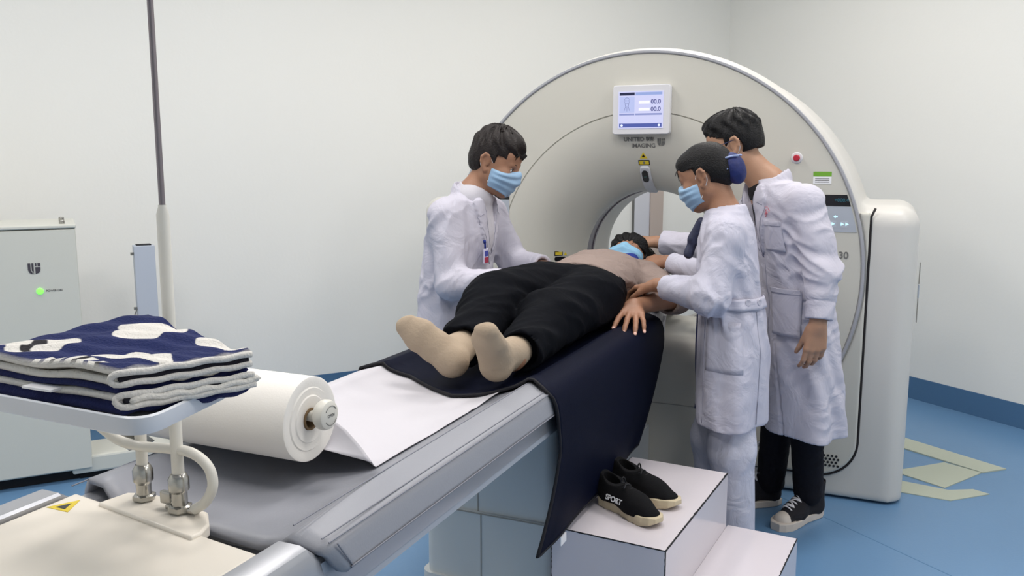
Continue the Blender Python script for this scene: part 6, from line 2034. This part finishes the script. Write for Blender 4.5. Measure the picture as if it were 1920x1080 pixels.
# ================================================================== patient
def build_patient():
    p = thing('person', (-1.0, 2.9, .878), 'person lying on the table in black trousers, taupe shirt, beige socks and blue mask', 'person')
    C = V3(-1.040, 3.605, 1.008); B = basis((.04, -.56, .82), (0, .86, .5)); s = 1.0
    pel = V3(-1.015, 2.86, .985); belly = V3(-1.03, 3.04, .985); chest = V3(-1.045, 3.25, .985); neck0 = V3(-1.045, 3.44, .985)
    ls, le, lw = V3(-.885, 3.355, .975), V3(-.715, 3.095, .950), V3(-.815, 2.905, .938)
    rs, re, rw = V3(-1.21, 3.355, .975), V3(-1.29, 3.12, .97), V3(-1.24, 2.90, 1.0)
    rhip, rkn, ran = V3(-1.10, 2.78, .980), V3(-1.130, 2.42, 1.010), V3(-1.060, 2.035, .938)
    lhip, lkn, lan = V3(-.94, 2.78, .970), V3(-.935, 2.40, .972), V3(-.903, 2.045, .935)
    F = Field((-1.40, 1.78, .855), (-.58, 3.78, 1.16), .0045)
    W_ = (1, 0, 0)
    F.cap(pel, belly, .085, .082, 0, W_, 1.6); F.cap(belly, chest, .082, .088, .04, W_, 1.6); F.cap(chest, neck0, .085, .045, .05, W_, 1.5)
    F.cap(neck0, C - B[2] * .05 - B[1] * .02, .050, .047, .03)
    F.cap(chest + V3(0, .1, 0), ls, .05, .045, .05); F.cap(chest + V3(0, .1, 0), rs, .05, .045, .05)
    head_parts(F, C, B, s)
    F.chain([ls, le, lw], (.042, .039, .028), .03, .02); F.chain([rs, re, rw], (.042, .036, .025), .03, .02)
    for a, b, c in ((rhip, rkn, ran), (lhip, lkn, lan)): F.chain([a, b, c], (.075, .052, .030), .05, .03)
    rheel, rtoe = V3(-1.032, 1.955, .925), V3(-1.150, 1.925, 1.022)
    lheel, ltoe = V3(-.908, 1.955, .925), V3(-.895, 1.870, 1.035)
    for an, he, to in ((ran, rheel, rtoe), (lan, lheel, ltoe)):
        F.cap(an, he + V3(0, .01, 0), .033, .026, .03); F.cap(he, to, .026, .020, .03); F.cap(an, (he + to) / 2, .028, .022, .03)
    nails = []
    hand(F, lw, (.22, -.90, -.10), (-.12, -.10, -.98), -1, curls=[(.18, .30, .2), (.20, .30, .2), (.22, .32, .2), (.25, .35, .25)], spread=.17, sc=1.06, th=(.95, .10), nails=nails)
    hand(F, rw, (.3, -.9, .02), (.1, 0, -1), 1, curl=(.25, .3, .25), spread=.08, sc=1.0, th=(.5, .2))
    body = field_obj(F, 'body', M_SKIN, p)
    make_nails('fingernail', nails, body)
    # socks
    for k, (an, kn, he, to) in enumerate(((ran, rkn, rheel, rtoe), (lan, lkn, lheel, ltoe))):
        F = Field(np.minimum(np.minimum(he, to), an) - .07, np.maximum(np.maximum(he, to), an) + .09, .0032)
        ax = nrm(to - he); sh_ = nrm(an - he + (an - kn) * 0)
        # sole plane normal: faces the viewer's side (away from the shin)
        up_ = nrm(an - he - ax * ((an - he) @ ax)); wd = np.cross(ax, up_)
        L = np.linalg.norm(to - he)
        ball = he + ax * L * .72
        F.cap(he, he + ax * .02, .033, .033, 0, wd, 1.0)
        F.cap(he + ax * .01, he + ax * L * .45 + up_ * .008, .030, .026, .025, wd, 1.12)
        F.cap(he + ax * L * .42 + up_ * .006, ball, .026, .0235, .03, wd, 1.5)
        F.cap(ball, to, .0235, .0185, .025, wd, 1.65)
        side_ = wd * (1 if k == 0 else -1)
        F.cap(ball + side_ * .012, to + side_ * .010 + ax * .006, .020, .016, .02)
        F.cap(he + up_ * .012, an + nrm(kn - an) * .06, .035, .043, .03)
        F.cap(he + ax * L * .45 + up_ * .008, an + up_ * .008, .026, .034, .03)
        X, Y, Z = F.P()
        F.f = (F.f - .0012 * creases(X, Y, Z, 75, 3 + k)).astype(np.float32)
        field_obj(F, 'sock', M_SOCK, p)
    # trousers
    F = Field((-1.36, 2.00, .868), (-.74, 3.02, 1.18), .0050)
    zs = lambda r_: V3(0, 0, 0)
    F.chain([rhip + V3(-.0, 0, .005), rkn + V3(0, 0, .0), ran + V3(.0, .035, .006)], (.112, .088, .062), 0, .03)
    F.chain([lhip + V3(.0, 0, .005), lkn, lan + V3(.004, .045, .006)], (.108, .084, .058), .012, .03)
    F.cap(pel + V3(0, .02, 0), pel + V3(0, .09, .0), .096, .092, .05, W_, 1.75)
    X, Y, Z = F.P()
    wrinkle(F, .013, 26, 73, None, (.45, 1, 0)); wrinkle(F, .006, 55, 75, None, (.5, 1, 0))
    F.f = np.maximum(F.f, Y + .25 * (X + 1.0) - 2.965 - .01 * np.sin(X * 20))
    F.f = np.maximum(F.f, .8790 + 0 * X - Z + 0 * Y + .003)
    # open hems
    for an, kn in ((ran, rkn), (lan, lkn)):
        d = nrm(an - kn); c = an + V3(.012, .03, .008)
        t = (X - c[0]) * d[0] + (Y - c[1]) * d[1] + (Z - c[2]) * d[2]
        rad = np.sqrt(np.maximum((X - c[0]) ** 2 + (Y - c[1]) ** 2 + (Z - c[2]) ** 2 - t * t, 0))
        F.f = np.where(rad < .11, np.maximum(F.f, t), F.f)
        F.f = np.where(rad < .11, np.maximum(F.f, -np.maximum(rad - .048, -(t + .02))), F.f)
    F.f = F.f.astype(np.float32)
    tr = field_obj(F, 'trousers', M_PANTS, p)
    # shirt
    F = Field((-1.42, 2.84, .868), (-.60, 3.56, 1.16), .0048)
    F.cap(pel + V3(0, .05, .003), belly, .098, .098, 0, W_, 1.68); F.cap(belly, chest, .098, .102, .05, W_, 1.62); F.cap(chest, neck0 - V3(0, .05, 0), .100, .066, .05, W_, 1.55)
    F.cap(chest + V3(0, .1, 0), ls, .066, .062, .06); F.cap(chest + V3(0, .1, 0), rs, .066, .062, .06)
    lsl = ls + (le - ls) * .98 + (lw - le) * .12; 
    F.chain([ls, le, le + (lw - le) * .14], (.062, .058, .056), .04, .02); F.chain([rs, re, re + (rw - re) * .3], (.062, .056, .05), .04, .02)
    wrinkle(F, .010, 34, 81, None, (.5, .6, 0)); wrinkle(F, .003, 60, 83)
    X, Y, Z = F.P()
    F.f = np.maximum(F.f, 2.895 - .10 * (X + 1.04) + .015 * np.sin(X * 14 + 1) - Y)
    F.f = np.maximum(F.f, .8825 - Z + 0 * X)
    le2 = le + (lw - le) * .14
    cuff_hole(F, le, le2 + (lw - le) * .04, .046, .02); cuff_hole(F, re, re + (rw - re) * .3, .040, .02)
    hn = Field((-1.42, 2.84, .868), (-.60, 3.56, 1.16), .0048); hn.cap(neck0 - V3(0, .04, 0), C, .056, .06); F.f = np.maximum(F.f, -hn.f).astype(np.float32)
    field_obj(F, 'shirt', M_PTEE, p)
    # blue cloth under the chin
    F = Field((-1.15, 3.36, .92), (-.94, 3.56, 1.10), .004)
    F.cap((-1.095, 3.485, 1.022), (-.99, 3.485, 1.022), .034, .034, 0, (0, .5, .8), 1.2)
    wrinkle(F, .003, 80, 6)
    field_obj(F, 'neck_cloth', M_BLUE, p)
    # hair
    F = Field((-.14, -.16, -.10), (.14, .13, .15), .0032); X, Y, Z = F.P()
    F.ell((0, -.020, .040), (.102, .112, .100), None, 0); F.ell((0, -.030, -.03), (.100, .07, .085), None, .03); F.ell((0, .052, .066), (.078, .052, .046), None, .02)
    th = np.arctan2(X, Z)
    f = F.f - .003 * np.sin(th * 13 + 3 * np.sin(Y * 40)) - .003 * flow(X, Y, Z, 60, 8)
    f = np.maximum(f, np.minimum(.032 - Z - .1 * np.abs(X), Y - (.020 + np.clip(np.abs(X) - .066, 0, .05) * 1.5)))
    G = Field((-.14, -.16, -.10), (.14, .13, .15), .0032); G.ell((0, -.018, .032), (.0735, .094, .086), None); G.ell((0, .020, -.010), (.066, .074, .092), None, .03)
    F.f = np.maximum(f, -(G.f + .006)).astype(np.float32)
    head_obj('hair', F, M_HAIR, p, C, B, s)
    brows_eyes(p, C, B, s); face_mask(p, C, B, s, M_MASKP, up=.008)
    return p
build_patient()
# black padded head support around the patient's head
F = Field((-1.21, 3.50, .84), (-.87, 3.84, 1.14), .005)
F.ell((-1.04, 3.665, .985), (.122, .098, .112), None)
F.ell((-1.04, 3.66, .89), (.15, .12, .06), None, .03)
F.ell((-1.038, 3.575, 1.018), (.098, .115, .100), None, .01, 's')
X, Y, Z = F.P()
F.f = np.maximum(F.f, .858 - Z).astype(np.float32)
hr = field_obj(F, 'headrest', mat('black foam', srgb(16, 16, 19), .8, bump=.1), None)
tag(hr, 'black padded support cradling the head of the person lying on the table', 'headrest')
